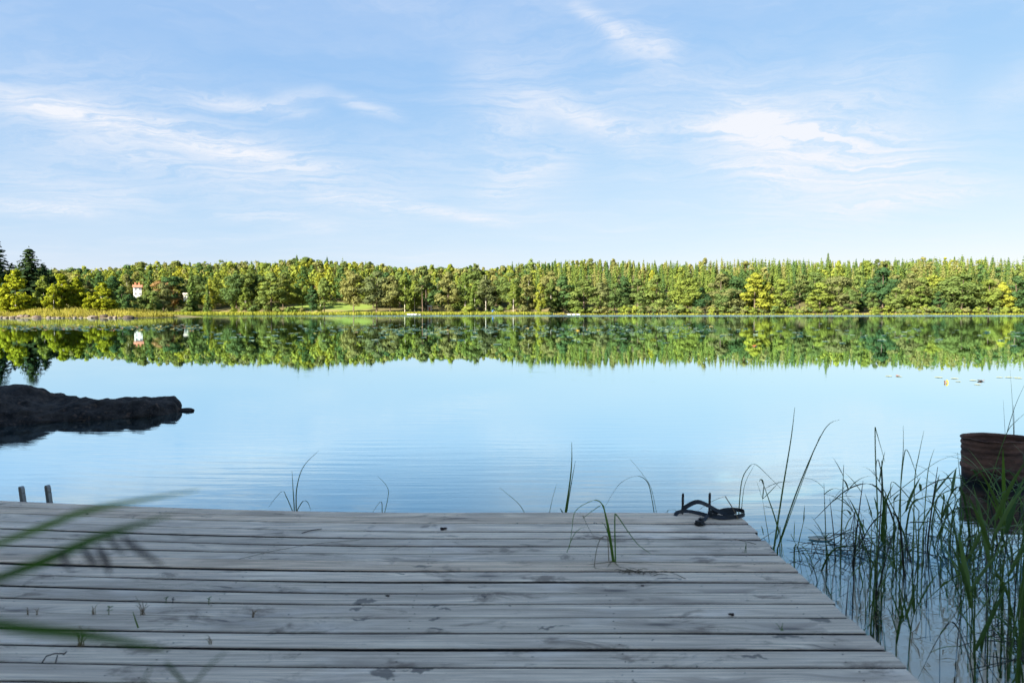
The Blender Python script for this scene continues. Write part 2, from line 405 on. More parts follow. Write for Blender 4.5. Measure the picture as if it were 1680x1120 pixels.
def proto(kind, seed):
    rng = np.random.default_rng(seed)
    if kind == 'broad': h = 16.; c = crown_broad(rng, h); t = trunk_mesh(rng, h, .24)
    elif kind == 'round': h = 16.; c = crown_round(rng, h); t = trunk_mesh(rng, h, .26, 7, .25)
    elif kind == 'birch': h = 16.; c = crown_birch(rng, h); t = trunk_mesh(rng, h, .12, 6, .35, .14, .04)
    elif kind == 'birchlow': h = 9.; c = crown_birchlow(rng, h); t = trunk_mesh(rng, h, .11, 7, .2, .17, .03)
    elif kind == 'pine': h = 17.; c = crown_pine(rng, h); t = trunk_mesh(rng, h, .12, 7, .5, .16, .03)
    elif kind == 'spruce': h = 18.; c = crown_spruce(rng, h, int(rng.integers(22, 32)), rng.uniform(.55, .75), 1.5, rng.uniform(.14, .24)); t = trunk_mesh(rng, h, .2, 0)
    elif kind == 'bush': h = 3.; c = crown_bush(rng, h); t = trunk_mesh(rng, h, .06, 5, .1, .3, .05)
    return h, mesh('crown_' + kind, *c), t
PROTO = {}
for kind, cnt in (('broad', 5), ('round', 4), ('birch', 4), ('birchlow', 4), ('pine', 4), ('spruce', 9), ('bush', 4)):
    PROTO[kind] = [proto(kind, hash_) for hash_ in range(100 + 10 * len(PROTO), 100 + 10 * len(PROTO) + cnt)]
NAME = {'broad': 'broadleaf_tree', 'round': 'broadleaf_tree', 'birch': 'birch_tree', 'birchlow': 'birch_tree', 'pine': 'pine_tree', 'spruce': 'spruce_tree', 'bush': 'shrub'}
def tree(kind, X, Y, height, fol, label, group, width=None, z=None, k=None):
    """width = factor on the prototype's own width"""
    h, cm, tm = PROTO[kind][random.randrange(len(PROTO[kind])) if k is None else k]
    s = height / h; w = s * (width or random.uniform(.85, 1.15))
    if z is None: z = float(ground_h(X, Y))
    t = thing(NAME[kind], label, 'shrub' if kind == 'bush' else 'tree', (X, Y, z - .05), group, random.uniform(0, 6.28), (w, w, s))
    bark = {'birch': BIRCHBARK, 'birchlow': BIRCHBARK, 'pine': PINEBARK}.get(kind, BARK)
    obj('trunk', tm, bark, t); obj('crown', cm, FOL[fol], t, slot=True)
    return t
def top_h(x, ytop, X, Y):
    """height a tree standing at X,Y needs to reach photo row ytop"""
    return on_y(x, ytop, Y).z - float(ground_h(X, Y)) + .05
def tree_px(kind, x, ytop, Y, fol, label, group=None, width=None, k=None):
    X = on_y(x, 500, Y).x
    return tree(kind, X, Y, max(1.5, top_h(x, ytop, X, Y)), fol, label, group, width, k=k)

# --- trees of the low point on the left
GP = 'trees on the low stony point'
tree_px('spruce', 50, 405, 196, 'dark', 'tall dark spruce rising above the yellow birches on the point', GP, 2.5, 0)
tree_px('spruce', -6, 388, 200, 'dark', 'dark tall conifer left of the broad dark spruce on the point', GP, 2.3, 1)
tree_px('spruce', 22, 432, 205, 'dark', 'shorter dark spruce half hidden behind the yellow birches', GP, 2.8, 2)
tree_px('spruce', 73, 432, 203, 'dark', 'dark spruce low beside the tallest spruce on the point', GP, 2.6, 3)
tree_px('round', 4, 446, 208, 'dark', 'dark rounded tree filling the space behind the landward birches', GP, 1.3)
tree_px('round', 88, 452, 206, 'dark', 'dark rounded tree behind the tallest bright birch', GP, 1.2)
for i, (x, yt, Y, w, lb) in enumerate((
    (26, 441, 181, 1.15, 'bright yellow green birch in front of the tall dark spruce'),
    (-4, 452, 182, 1.1, 'yellow green birch at the landward end of the point'),
    (72, 452, 188, .95, 'thin birch with autumn leaves between dark spruces and bright birches'),
    (101, 447, 184, 1.1, 'tallest bright birch of the clump right of the dark spruces'),
    (88, 464, 180, 1.0, 'lower bright birch leaning against the taller birch clump'),
    (127, 453, 186, 1.05, 'bright birch in the middle of the clump on the point'),
    (146, 478, 181, .95, 'small young birch between two larger bright birches'),
    (169, 463, 183, 1.35, 'broad bright birch at the tip of the stony point'),
    (182, 476, 186, 1.2, 'short darker birch behind the broad birch at the point tip'))):
    tree_px('birchlow', x, yt, Y, 'lime' if i in (2, 8) else 'gold', lb, GP, w * 1.2)

# --- notable trees along the far shore (photo column, top row, distance)
GF = 'trees along the far shore'
NOTE = [
 ('broad', 200, 468, 350, 'deep', 'dark green bushy tree just right of the stony point', .8),
 ('broad', 243, 464, 370, 'green', 'leafy tree covering the right side of the white house', .75),
 ('round', 226, 485, 366, 'green', 'low round tree below the white house', .9),
 ('round', 211, 480, 352, 'deep', 'low dark tree standing in front of the white house', .8),
 ('broad', 254, 476, 364, 'green', 'green tree hiding the foot of the white house', .9),
 ('broad', 268, 462, 370, 'olive', 'olive green tree two steps right of the white house', 1.0),
 ('round', 272, 458, 392, 'rust', 'tree with reddish turning leaves behind the olive trees', 1.1),
 ('spruce', 315, 440, 384, 'spruce', 'tall slim sunlit conifer standing above the shore bushes', 1.1),
 ('spruce', 341, 462, 368, 'spruce', 'slim small conifer on the shore below the hill', 1.0),
 ('round', 388, 449, 388, 'green', 'round dark crowned tree behind the little grass opening', 1.0),
 ('birch', 402, 470, 366, 'lime', 'yellow green shore tree beside the pale rowing boat', 1.2),
 ('broad', 445, 446, 372, 'green', 'large leafy tree left of the bright meadow', 1.05),
 ('round', 470, 460, 380, 'lime', 'rounded light green tree at the meadow edge', .9),
 ('round', 496, 465, 384, 'lime', 'small rounded tree on the bright meadow', .7),
 ('broad', 512, 468, 368, 'deep', 'dark leafy tree between the two meadow openings', .75),
 ('broad', 532, 455, 370, 'green', 'leafy green tree right of the dark meadow tree', .85),
 ('round', 580, 444, 368, 'olive', 'bushy olive tree at the foot of the meadow', .8),
 ('round', 618, 446, 370, 'olive', 'broad round tree closing the right end of the meadow', 1.1),
 ('round', 640, 452, 368, 'olive', 'leafy shore tree right of the broad round tree', .9),
 ('birch', 664, 447, 368, 'lime', 'pale birch group member beside the white pontoon', 1.2),
 ('pine', 693, 438, 366, 'pine', 'tall pine with bare orange trunk on the shore', 1.2),
 ('birch', 680, 450, 370, 'lime', 'birch directly left of the tall bare pine', 1.1),
 ('broad', 735, 443, 368, 'olive', 'bushy olive tree at the edge of the campsite', .85),
 ('birch', 763, 444, 370, 'lime', 'pale slender birch at the campsite edge', 1.1),
 ('birch', 797, 448, 362, 'olive', 'birch with white trunk standing before the campsite bank', 1.35),
 ('birch', 779, 462, 362, 'lime', 'small birch on the dry campsite bank', 1.1),
 ('birch', 842, 456, 361, 'lime', 'light birch with white trunk right of the blue tent', 1.05),
 ('birch', 865, 447, 368, 'olive', 'taller birch behind the campsite bank', 1.3),
 ('birch', 886, 462, 360, 'birch', 'bright yellow birch with white trunk at the bank end', .95),
 ('birch', 904, 455, 368, 'green', 'birch right of the bright yellow birch', 1.2),
 ('broad', 925, 452, 372, 'deep', 'dark tree in the shadowed notch beside the campsite', 1.0),
 ('broad', 958, 456, 365, 'green', 'leaning leafy tree at the start of the dense shore wood', 1.15),
 ('broad', 985, 462, 364, 'olive', 'full leafed tree overhanging the water next to the leaning one', 1.0),
 ('round', 1008, 466, 364, 'green', 'round green tree touching the water', .85),
 ('broad', 1046, 456, 366, 'green', 'greyish green tree with a feathered round top', .9),
 ('broad', 1076, 450, 365, 'green', 'tall green cone shaped leafy tree on the shore', .8),
 ('round', 1128, 456, 367, 'lime', 'spreading light tree on a visible trunk', .95),
 ('round', 1150, 472, 364, 'deep', 'low dark round tree at the waterline', .8),
 ('broad', 1182, 448, 366, 'olive', 'pale olive tree rising out of the shore wood', 1.05),
 ('round', 1186, 476, 362, 'green', 'low green dome shaped tree at the waterline', .9),
 ('broad', 1238, 446, 362, 'birch', 'brightest yellow tree of the dense shore wood', 1.0),
 ('broad', 1258, 462, 363, 'birch', 'yellow tree beside the brightest yellow tree', .8),
 ('broad', 1282, 456, 364, 'lime', 'light green shore tree next to the two yellow trees', .9),
 ('pine', 1312, 448, 374, 'pine', 'pine with a visible reddish trunk inside the shore wood', 1.2),
 ('broad', 1345, 462, 363, 'lime', 'rounded yellow green tree bulging over the water', 1.15),
 ('round', 1375, 450, 368, 'olive', 'pale olive tree behind the rounded bulging tree', .9),
 ('broad', 1396, 474, 362, 'green', 'small leafy tree in front of the pale olive tree', .9),
 ('broad', 1448, 436, 372, 'deep', 'tall blue green tree with a round crown', .85),
 ('broad', 1470, 470, 362, 'green', 'leaf heavy green tree leaning to the water', 1.0),
 ('broad', 1510, 468, 363, 'lime', 'light leafy tree with branches down to the water', 1.1),
 ('round', 1578, 449, 366, 'green', 'largest rounded tree of the shore wood', 1.25),
 ('broad', 1622, 456, 366, 'lime', 'yellow green tree right of the largest rounded tree', .95),
 ('broad', 1645, 462, 364, 'birch', 'bright narrow tree near the wood end', .75),
 ('broad', 1668, 452, 368, 'deep', 'dark shaded tree at the end of the shore wood', 1.0),
 ('spruce', 1357, 414, 470, 'spruce', 'tallest spruce standing out above the ridge', 1.0),
 ('spruce', 488, 418, 452, 'spruce', 'single treetop standing out above the leafy hill', 1.2),
 ('round', 502, 421, 448, 'green', 'rounded green tree crowning the leafy hill', 1.0),
]
for kind, x, yt, Y, fol, lb, w in NOTE: tree_px(kind, x, yt, Y, fol, lb, GF, w * ((1.45 if x > 920 else 1.2) if kind in ('broad', 'round') and Y < 400 else 1.0))

# --- the wood: rows up the hill; skyline row of the photograph
SKY_PX = [(-60, 444), (60, 442), (100, 441), (150, 440), (190, 437), (230, 431), (300, 429), (360, 428), (440, 429), (500, 424), (560, 427), (620, 430), (660, 438), (700, 437), (760, 437), (810, 440), (835, 431), (880, 428), (960, 427), (1000, 426), (1060, 430), (1120, 430), (1180, 427), (1250, 425), (1330, 426), (1400, 428), (1480, 424), (1560, 422), (1620, 425), (1700, 424), (1760, 424)]
def skyline(x): return float(np.interp(x, [p[0] for p in SKY_PX], [p[1] for p in SKY_PX])) + 2.2 * mnoise.noise(Vector((x * .02, 0, 0))) + 1.6 * mnoise.noise(Vector((x * .055, 3, 0)))
def in_meadow(x, Y):
    return (352 < x < 374 or 478 < x < 516 or 530 < x < 610) and Y < 408
FR = {'leafy': 'leafy trees on the hillside behind the far shore', 'needle': 'spruces on the ridge behind the far shore', 'shore': 'leafy trees in the far shore wood'}
noted = [n[1] for n in NOTE if n[3] < 400]
def pick(x, layer):
    u = random.random(); right = x > 840
    if x < 225: return (random.choice(['broad', 'round', 'birch']), random.choice(['deep', 'green', 'olive', 'olive']))
    if layer == 0: return ('broad' if u < .6 else 'round', random.choice(['green', 'green', 'lime', 'olive', 'deep']))
    if layer == 1:
        if u < (.55 if right else .15): return ('spruce', 'spruce')
        if right and u < .68: return (random.choice(['broad', 'round']), random.choice(['deep', 'green', 'olive']))
        if u < .45: return ('birch', random.choice(['lime', 'olive', 'birch']))
        if u < .55: return ('pine', 'pine')
        return (random.choice(['broad', 'round']), random.choice(['green', 'lime', 'olive', 'green', 'deep']))
    if u < (.90 if right else .26): return ('spruce', 'spruce')
    if u < (.95 if right else .40): return ('pine', 'pine')
    return (random.choice(['broad', 'round', 'birch']), random.choice(['green', 'lime', 'olive', 'olive', 'birch'] if not right else ['lime', 'olive']))
NICE = {'olive': 'olive', 'green': 'mid green', 'lime': 'light green', 'deep': 'dark green', 'birch': 'yellow green', 'rust': 'reddish', 'spruce': 'sunlit green', 'pine': 'grey green'}
PLACES = [(120, 'behind the stony point'), (200, 'left of the white house'), (260, 'around the white house'), (330, 'beside the slim sunlit conifer'), (410, 'above the small grass opening'), (480, 'left of the bright meadow'), (560, 'above the bright meadow'), (625, 'behind the broad round tree'), (700, 'behind the tall bare pine'), (770, 'left of the blue tents'), (835, 'behind the blue tents'), (915, 'behind the yellow bank birch'), (1000, 'above the pale bathing pontoon'), (1090, 'near the green cone shaped tree'), (1180, 'near the spreading light tree'), (1260, 'around the brightest yellow tree'), (1330, 'left of the tallest spruce'), (1400, 'around the tallest spruce'), (1500, 'beside the blue green tree'), (1600, 'around the largest rounded tree'), (9999, 'towards the wood end')]
def place(x): return next(n for lim, n in PLACES if x < lim)
def wood_tree(x, yt, Y, layer, width=None):
    kind, fol = pick(x, layer); pl = place(x)
    grp, lb = {0: ('small trees filling the far shoreline', f'{NICE[fol]} {NAME[kind].split("_")[0]} tree at the far waterline {pl}'),
               1: ('trees up the lower hillside', f'{NICE[fol]} {NAME[kind].split("_")[0]} tree on the lower hillside {pl}'),
               3: ('trees along the ridge skyline', f'{NICE[fol]} {NAME[kind].split("_")[0]} tree on the ridge skyline {pl}')}[layer]
    return tree_px(kind, x, yt, Y, fol, lb, grp, width)
x = 190.
while x < 1710:                                    # low fill along the waterline
    if min(abs(x - a) for a in noted) > 17 and not in_meadow(x, 370) and not 650 < x < 915:
        wood_tree(x, random.uniform(468, 486), 366 + random.uniform(0, 6), 0, random.uniform(.9, 1.2))
    x += random.uniform(14, 22)
x = 70.
while x < 1730:                                    # lower hillside
    if not in_meadow(x, 390):
        if 216 < x < 240: x += 12; continue
        wood_tree(x, max(skyline(x) + 8, random.uniform(444, 458)), 388 + random.uniform(0, 20), 1, random.uniform(1.0, 1.3))
    x += random.uniform(16, 24)
x = -30.
while x < 1730:                                    # skyline
    big = random.random() < .12
    wood_tree(x, skyline(x) + random.gauss(1.8, 2.4) - (4.5 if big else 0), 455 + random.uniform(-8, 25), 3, random.uniform(1.0, 1.5))
    x += random.uniform(11, 17)
# the rest of the hillside reads as one mass of treetops
fv, ff, fm, base = [], [], [], 0
FK = list(FOL)
def mass_tree(x, yt, Y, right, rng):
    global base
    X = on_y(x, 500, Y).x; z = float(ground_h(X, Y)); h = on_y(x, yt, Y).z - z
    h = max(5., h); u = rng.uniform()
    if u < (.88 if right else .22): V, Q = crown_spruce(rng, h, int(rng.integers(14, 20)), .85, 1.0, rng.uniform(.13, .24)); V[:, :2] += V[:, 2:3] * rng.normal(0, .025, 2); fol = rng.choice(['spruce', 'spruce', 'spruce', 'pine', 'deep', 'olive'])
    elif u < (.9 if right else .5): V, Q = crown_birch(rng, h, 620, .62); fol = rng.choice(['lime', 'olive', 'birch'])
    else: V, Q = crown_broad(rng, h, 700, .68); fol = rng.choice(['green', 'lime', 'olive', 'deep'])
    fv.append(V + np.array([X, Y, z])); ff.append(Q + base); base += len(V); fm.append(np.full(len(Q), FK.index(fol)))
rg = np.random.default_rng(5)
for Y0, dy, step in ((416, 3, 19), (430, 8, 14), (446, 6, 12), (484, 5, 8), (496, 6, 8), (510, 6, 9)):
    x = -40.
    while x < 1740:
        if not in_meadow(x, Y0): mass_tree(x, skyline(x) + (max(0, 450 - Y0) * .30 + rg.normal(2, 2.5)), Y0 + rg.uniform(-dy, dy), x > 840, rg)
        x += rg.uniform(.7, 1.3) * step
me = mesh('forest', np.concatenate(fv), np.concatenate(ff))
for k in FK: me.materials.append(FOL[k])
me.polygons.foreach_set('material_index', np.concatenate(fm).astype(np.int32))
tag(obj('forest', me), 'dense mixed wood covering the hillside behind the far shore', 'forest', kind='stuff')

# wood on the near bank behind the viewer: it shades the jetty
fv, ff, base = [], [], 0
rg = np.random.default_rng(21)
for i in range(64):                                # a belt between the jetty and the sun
    a_, b_ = rg.uniform(9, 27), rg.uniform(-21, 8)
    X, Y = sun_dir.x / math.cos(R(SUN_EL)) * a_ - sun_dir.y / math.cos(R(SUN_EL)) * b_, sun_dir.y / math.cos(R(SUN_EL)) * a_ + sun_dir.x / math.cos(R(SUN_EL)) * b_ + 1.5
    z = float(ground_h(X, Y)); h = rg.uniform(12, 15)
    if rg.uniform() < .5: V, Q = crown_spruce(rg, h, 20, .9, 1.0, .2)
    else: V, Q = crown_round(rg, h, 1300, .75)
    fv.append(V + np.array([X, Y, z])); ff.append(Q + base); base += len(V)
tag(obj('woodland', mesh('woodland', np.concatenate(fv), np.concatenate(ff)), FOL['deep']), 'dark wood on the near bank behind the jetty', 'woodland', kind='stuff')

# --- shrubs along the far shore
for i in range(150):
    x = random.uniform(215, 1690) if i < 60 else random.uniform(930, 1700); Y = 362 + random.uniform(0, 5)
    if 545 < x < 745: continue
    X = on_y(x, 500, Y).x
    tree('bush', X, float(shore_far(X)) + random.uniform(.5, 4), random.uniform(2.2, 5), random.choice(['green', 'lime', 'lime', 'olive']), 'low leafy shrub on the far waterline ' + place(x), 'shrubs along the far waterline', 1.2)

# --- reeds and tall grass: stuff
def grass_band(name, P, hgt, wid, mats, label, seed, cat='grass'):
    rng = np.random.default_rng(seed); n = len(P)
    a = rng.uniform(0, math.pi, n); dx = np.stack([np.cos(a), np.sin(a), a * 0], 1)
    h = hgt * rng.uniform(.55, 1.2, n); lean = np.stack([rng.normal(0, .18, n) * h, rng.normal(0, .18, n) * h, h], 1)
    w = wid * rng.uniform(.6, 1.4, n)[:, None]
    V = np.stack([P - dx * w, P + dx * w, P + lean * .6 + dx * w * .8, P + lean - dx * w * .15], 1).reshape(-1, 3)
    return tag(obj(name, mesh(name, V, np.arange(n * 4).reshape(n, 4)), mats), label, cat, kind='stuff')
REEDFAR = foliage('foliage_reed_far', (.12, .15, .022), (.24, .25, .05), .3)
GRASSDRY = foliage('foliage_grass_dry', (.16, .17, .03), (.30, .27, .08), .3)
rng = np.random.default_rng(3)
xs = np.concatenate([rng.uniform(-205, -135, 2600), rng.uniform(-135, 20, 5200), rng.uniform(30, 290, 2200)])
wd = np.where(xs < -60, 7., np.where(xs < 20, 4.5, 1.2))
off = rng.uniform(-1, .25, len(xs)) * wd
ysr = shore_far(xs) + off
P = np.stack([xs, ysr, np.maximum(ground_h(xs, ysr), -.1)], 1)
grass_band('reed_bed', P, np.where(xs < 20, 1.7, .9), .16, REEDFAR, 'pale green reed bed fringing the far shore', 4, 'reeds')
xs = rng.uniform(-150, -93, 16000); ysr = rng.uniform(170, 196, 16000)
zz = ground_h(xs, ysr); k = zz > .05
P = np.stack([xs, ysr, zz], 1)[k]
grass_band('tall_grass', P, 1.25, .06, GRASSDRY, 'tall yellowing grass covering the stony point', 6)
xs = rng.uniform(-60, 28, 5200); ysr = shore_far(xs) + rng.uniform(.5, 9, 5200)
P = np.stack([xs, ysr, ground_h(xs, ysr)], 1)
grass_band('bank_grass', P, .8, .18, GRASSDRY, 'dry heath and grass on the campsite bank', 8)

# ------------------------------------------------------------------ rocks
def rock_mat(name, a, b, sc=1.0, bump=.6, lich=None):
    m, q, o = material(name)
    tc = q.n('ShaderNodeTexCoord').outputs['Object']
    n1 = q.noise(tc, 2.0 * sc, 8, .65); n2 = q.noise(tc, 14 * sc, 6, .7)
    c = q.mix(q.ramp(n1, .32, .68), a, b)
    c = q.mix(q.ramp(n2, .5, .75, 0, .55), c, tuple(min(1, x * 2.1) for x in b))
    if lich: c = q.mix(q.ramp(q.noise(tc, 3.5 * sc, 6, .6), .56, .7, 0, .7), c, lich)
    hh = q.math('ADD', q.math('MULTIPLY', n1, .6), q.math('MULTIPLY', n2, .4))
    nn = q.n('ShaderNodeBump', {'Height': hh, 'Strength': bump, 'Distance': .10}).outputs[0]
    finish(q, o, q.n('ShaderNodeBsdfPrincipled', {'Base Color': c, 'Roughness': .85, 'Normal': nn, 'Specular IOR Level': .25}).outputs[0]); return m
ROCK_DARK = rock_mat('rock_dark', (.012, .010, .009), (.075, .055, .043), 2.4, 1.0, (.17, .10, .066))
ROCK_PALE = rock_mat('rock_pale', (.07, .058, .048), (.17, .14, .115), 1.6)
ROCK_BROWN = rock_mat('rock_brown', (.06, .045, .04), (.13, .10, .085), .8)
def boulder(seed, sub=3, rough=.35, flat=True):
    bm = bmesh.new(); bmesh.ops.create_icosphere(bm, subdivisions=sub, radius=1)
    o_ = Vector((seed * 3.1, seed * 1.7, seed * .9))
    for v in bm.verts:
        p = v.co.copy()
        k = 1 + rough * mnoise.noise(p * 1.1 + o_) + rough * .5 * mnoise.noise(p * 2.6 + o_) + rough * .22 * mnoise.noise(p * 6 + o_)
        v.co = p * k; 
        if flat and v.co.z > .55: v.co.z = .55 + (v.co.z - .55) * .4
    m = bpy.data.meshes.new('boulder'); bm.to_mesh(m); bm.free(); m.shade_smooth(); return m
BL = [boulder(i) for i in range(6)]
def rock_px(x, y, Y, wpx, hpx, mat, lb, grp=None, k=None):
    X = on_y(x, y, Y).x; s = Y / F
    o_ = obj('stone' if wpx < 14 else 'boulder', BL[random.randrange(6) if k is None else k], mat, None, (X, Y, 0.02), True)
    o_.scale = (wpx * s / 2 * random.uniform(.8, 1.1), wpx * s / 2 * .8, hpx * s * random.uniform(.5, .95)); o_.rotation_euler = (0, 0, random.uniform(0, 6))
    return tag(o_, lb, 'rock', grp)
GR = 'stones along the waterline of the point'
for x, w, h, m, lb in ((210, 21, 9, ROCK_DARK, 'large dark boulder in the water off the tip of the point'),
                       (36, 15, 8, ROCK_BROWN, 'brown boulder with a dark hollow on the shore of the point'),
                       (64, 22, 7, ROCK_BROWN, 'wide low purplish boulder on the shore of the point'),
                       (172, 15, 9, ROCK_DARK, 'dark boulder heap under the broad birch at the point tip'),
                       (182, 14, 9, ROCK_DARK, 'dark boulder right beside the dark heap at the tip'),
                       (153, 18, 9, ROCK_PALE, 'wide pale slab under the grass near the point tip'),
                       (46, 11, 8, ROCK_BROWN, 'brown stone between brown boulder and wide low boulder'),
                       (168, 8, 6, ROCK_BROWN, 'brown stone below the dark boulder heap')):
    rock_px(x, 520, 170.5 if x != 210 else 167, w, h, m, lb)
for x, w, h in ((10, 11, 5), (22, 11, 5.5), (29, 6, 4), (81, 7, 5), (89, 9, 4), (96, 8, 3.5), (103, 5, 3.5), (123, 6, 4.5), (133, 5, 3), (180, 7, 5), (189, 7, 5), (197, 5, 3.5), (149, 5, 3), (116, 4, 2.5), (224, 6, 3), (2, 9, 5)):
    rock_px(x, 522, 168.6 + random.uniform(-.6, .8), w, h, ROCK_PALE, 'small pale stone at the waterline of the low point', GR)

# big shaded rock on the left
def big_rock():
    top = [(-14, .55), (-9, .48), (-7.6, .43), (-7.42, .41), (-7.3, .34), (-7.15, .24), (-7.0, .21), (-6.85, .21), (-6.72, .235), (-6.0, .235), (-5.5, .215), (-5.36, .18), (-5.29, .12), (-5.25, -.02), (-5.2, -.3)]
    front = [(-14, 8.2), (-9, 8.6), (-7.6, 8.9), (-7, 9.5), (-6, 10.1), (-5.5, 10.4), (-5.2, 10.7)]
    back = [(-14, 12.6), (-9, 11.9), (-7.3, 11.6), (-6, 11.6), (-5.5, 11.5), (-5.2, 11.1)]
    nx, nv = 150, 64; V = []
    xs_ = np.concatenate([np.linspace(-14, -9, 24), np.linspace(-8.95, -5.2, nx - 24)])
    it = lambda T, X: float(np.interp(X, [p[0] for p in T], [p[1] for p in T]))
    for X in xs_:
        zt, yf, yb = it(top, X), it(front, X), it(back, X)
        for j in range(nv):
            a = math.pi * j / (nv - 1); ca, sa = math.cos(a), math.sin(a)
            Y = (yf + yb) / 2 - (yb - yf) / 2 * math.copysign(abs(ca) ** .8, ca)
            Z = -.45 + (zt + .45) * sa ** .55
            p = Vector((X, Y, Z))
            n_ = mnoise.noise(p * Vector((.9, .9, 1.6)) ) * .035 + (abs(mnoise.noise(p * Vector((.7, 1.5, 2.2)) + Vector((9, 2, 1)))) - .2) * -.10 + mnoise.noise(p * Vector((2.2, 3.0, 4.0))) * .06 + abs(mnoise.noise(p * Vector((1.2, 3.2, 6)) + Vector((3, 1, 5)))) * -.05 + mnoise.noise(p * 7) * .034 + mnoise.noise(p * 17) * .016
            V.append((X - .11 + n_ * .5, Y - ca * n_ * 1.4, Z + n_ * sa))
    i = np.arange(nv - 1)[None, :] + np.arange(len(xs_) - 1)[:, None] * nv
    Fq = np.stack([i, i + nv, i + nv + 1, i + 1], -1).reshape(-1, 4)
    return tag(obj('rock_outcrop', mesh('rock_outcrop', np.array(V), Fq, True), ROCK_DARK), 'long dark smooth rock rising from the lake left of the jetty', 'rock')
big_rock()
o_ = obj('stone', boulder(11, 3, .45, False), ROCK_DARK, None, (-5.33, 11.1, -.03), True); o_.scale = (.14, .10, .075)
tag(o_, 'small dark stone at the end of the long dark rock', 'rock')

# ------------------------------------------------------------------ far shore: house, camp, boats
WHITE = simple('white_render', (.80, .78, .74), .8, .06, 1)
ROOF = simple('roof_tile', (.36, .15, .09), .8, .25, 2)
CHIM = simple('chimney_brick', (.50, .22, .12), .9, .25, 4)
GLASS = simple('window_glass', (.04, .05, .06), .1, .1, 1)
BLUE = simple('blue_tarp', (.02, .10, .42), .5, .2, 1)
REDCL = simple('red_cloth', (.35, .05, .06), .7, .2, 1)
TIMBER = simple('pale_timber', (.42, .38, .33), .8, .2, 2)
REDWOOD = simple('red_painted_wood', (.30, .09, .06), .8, .2, 1)
HULL = simple('boat_hull', (.62, .62, .60), .5, .12, 2)
def house(X, Y, z, w, dp, h, rh, name, label, wallm, roofm, wins, chims, rz=0):
    t = thing(name, label, 'house', (X, Y, z), None, rz)
    b = MB(); b.box((0, 0, h / 2 - .5), (w, dp, h + 1)); 
    b.add([(-w / 2, -dp / 2, h), (-w / 2, dp / 2, h), (-w / 2, 0, h + rh - .15), (w / 2, -dp / 2, h), (w / 2, dp / 2, h), (w / 2, 0, h + rh - .15)], [(0, 2, 1), (3, 4, 5), (0, 3, 5, 2), (1, 2, 5, 4)])
    obj('wall', b.mesh('wall'), wallm, t)
    b = MB(); e = .5
    for s_ in (-1, 1):
        y0 = s_ * (dp / 2 + e); z0 = h - rh * e / (dp / 2)
        v = [(-w / 2 - e, y0, z0), (w / 2 + e, y0, z0), (w / 2 + e, 0, h + rh), (-w / 2 - e, 0, h + rh)]
        b.add(v + [(p[0], p[1], p[2] + .18) for p in v], [(0, 1, 2, 3), (4, 7, 6, 5), (0, 4, 5, 1), (1, 5, 6, 2), (2, 6, 7, 3), (3, 7, 4, 0)])
    rf = obj('roof', b.mesh('roof'), roofm, t)
    for cx in chims:
        b = MB(); b.box((cx, 0, h + rh + .5), (.9, .8, 1.8)); b.box((cx, 0, h + rh + 1.45), (1.1, 1.0, .14)); obj('chimney', b.mesh('chimney'), CHIM, rf)
    for (wx_, wz, ww, wh) in wins:
        b = MB(); b.box((wx_, -dp / 2 - .03, wz), (ww, .06, wh)); wn = obj('window', b.mesh('window'), GLASS, t)
        b = MB()
        for q_ in ((wx_, wz + wh / 2, ww + .16, .1), (wx_, wz - wh / 2, ww + .16, .1), (wx_ - ww / 2, wz, .1, wh), (wx_ + ww / 2, wz, .1, wh), (wx_, wz, .06, wh)): b.box((q_[0], -dp / 2 - .05, q_[1]), (q_[2], .1, q_[3]))
        obj('frame', b.mesh('frame'), WHITE, wn)
    return t
p = on_y(227, 487, 383)
house(p.x - .4, 383, p.z + .3, 4.0, 5, 5.2, 1.1, 'house', 'tall white house with red roof and two chimneys among far trees', WHITE, ROOF, [(-1.1, 1.5, .8, 1.1), (1.1, 1.5, .8, 1.1), (-1.1, 3.9, .8, 1.1), (1.1, 3.9, .8, 1.1)], [-1.0, .8], R(28))
p = on_y(303, 488, 392)
house(p.x, 394, p.z - 1, 2.8, 3, 2.8, .8, 'house', 'small white cottage glimpsed between trees right of the white house', WHITE, TIMBER, [(-.6, 1.5, .6, .8), (.6, 1.5, .6, .8)], [], R(25))
p = on_y(518, 482, 420)
house(p.x, 424, p.z - 1, 8, 6, 3.2, 2.4, 'house', 'pale cottage with red tiled roof above the meadow', simple('pale_pink_wall', (.55, .38, .33), .8, .1, 1), ROOF, [(-2, 1.7, 1, 1.2), (2, 1.7, 1, 1.2)], [.8])
p = on_y(429, 482, 415)
house(p.x, 418, p.z - 1, 6, 5, 3, 2, 'house', 'red wooden cottage behind the leafy tree left of the meadow', REDWOOD, ROOF, [(-1.5, 1.6, .9, 1.1), (1.5, 1.6, .9, 1.1)], [.6])
p = on_y(705, 508, 378)
t = thing('shed', 'little cream shed behind the tall bare pine', 'shed', (p.x, 378, p.z - .6)); b = MB(); b.box((0, 0, 1.2), (2.2, 2.2, 2.4)); obj('wall', b.mesh('wall'), TIMBER, t)
b = MB(); b.add([(-1.3, -1.3, 2.35), (1.3, -1.3, 2.35), (1.3, 1.3, 2.7), (-1.3, 1.3, 2.7), (-1.3, -1.3, 2.5), (1.3, -1.3, 2.5), (1.3, 1.3, 2.85), (-1.3, 1.3, 2.85)], [(3, 2, 1, 0), (4, 5, 6, 7), (0, 1, 5, 4), (1, 2, 6, 5), (2, 3, 7, 6), (3, 0, 4, 7)]); obj('roof', b.mesh('roof'), TIMBER, t)
b = MB(); b.box((0, -1.12, 1.0), (.8, .06, 1.9)); obj('door', b.mesh('door'), REDWOOD, t)
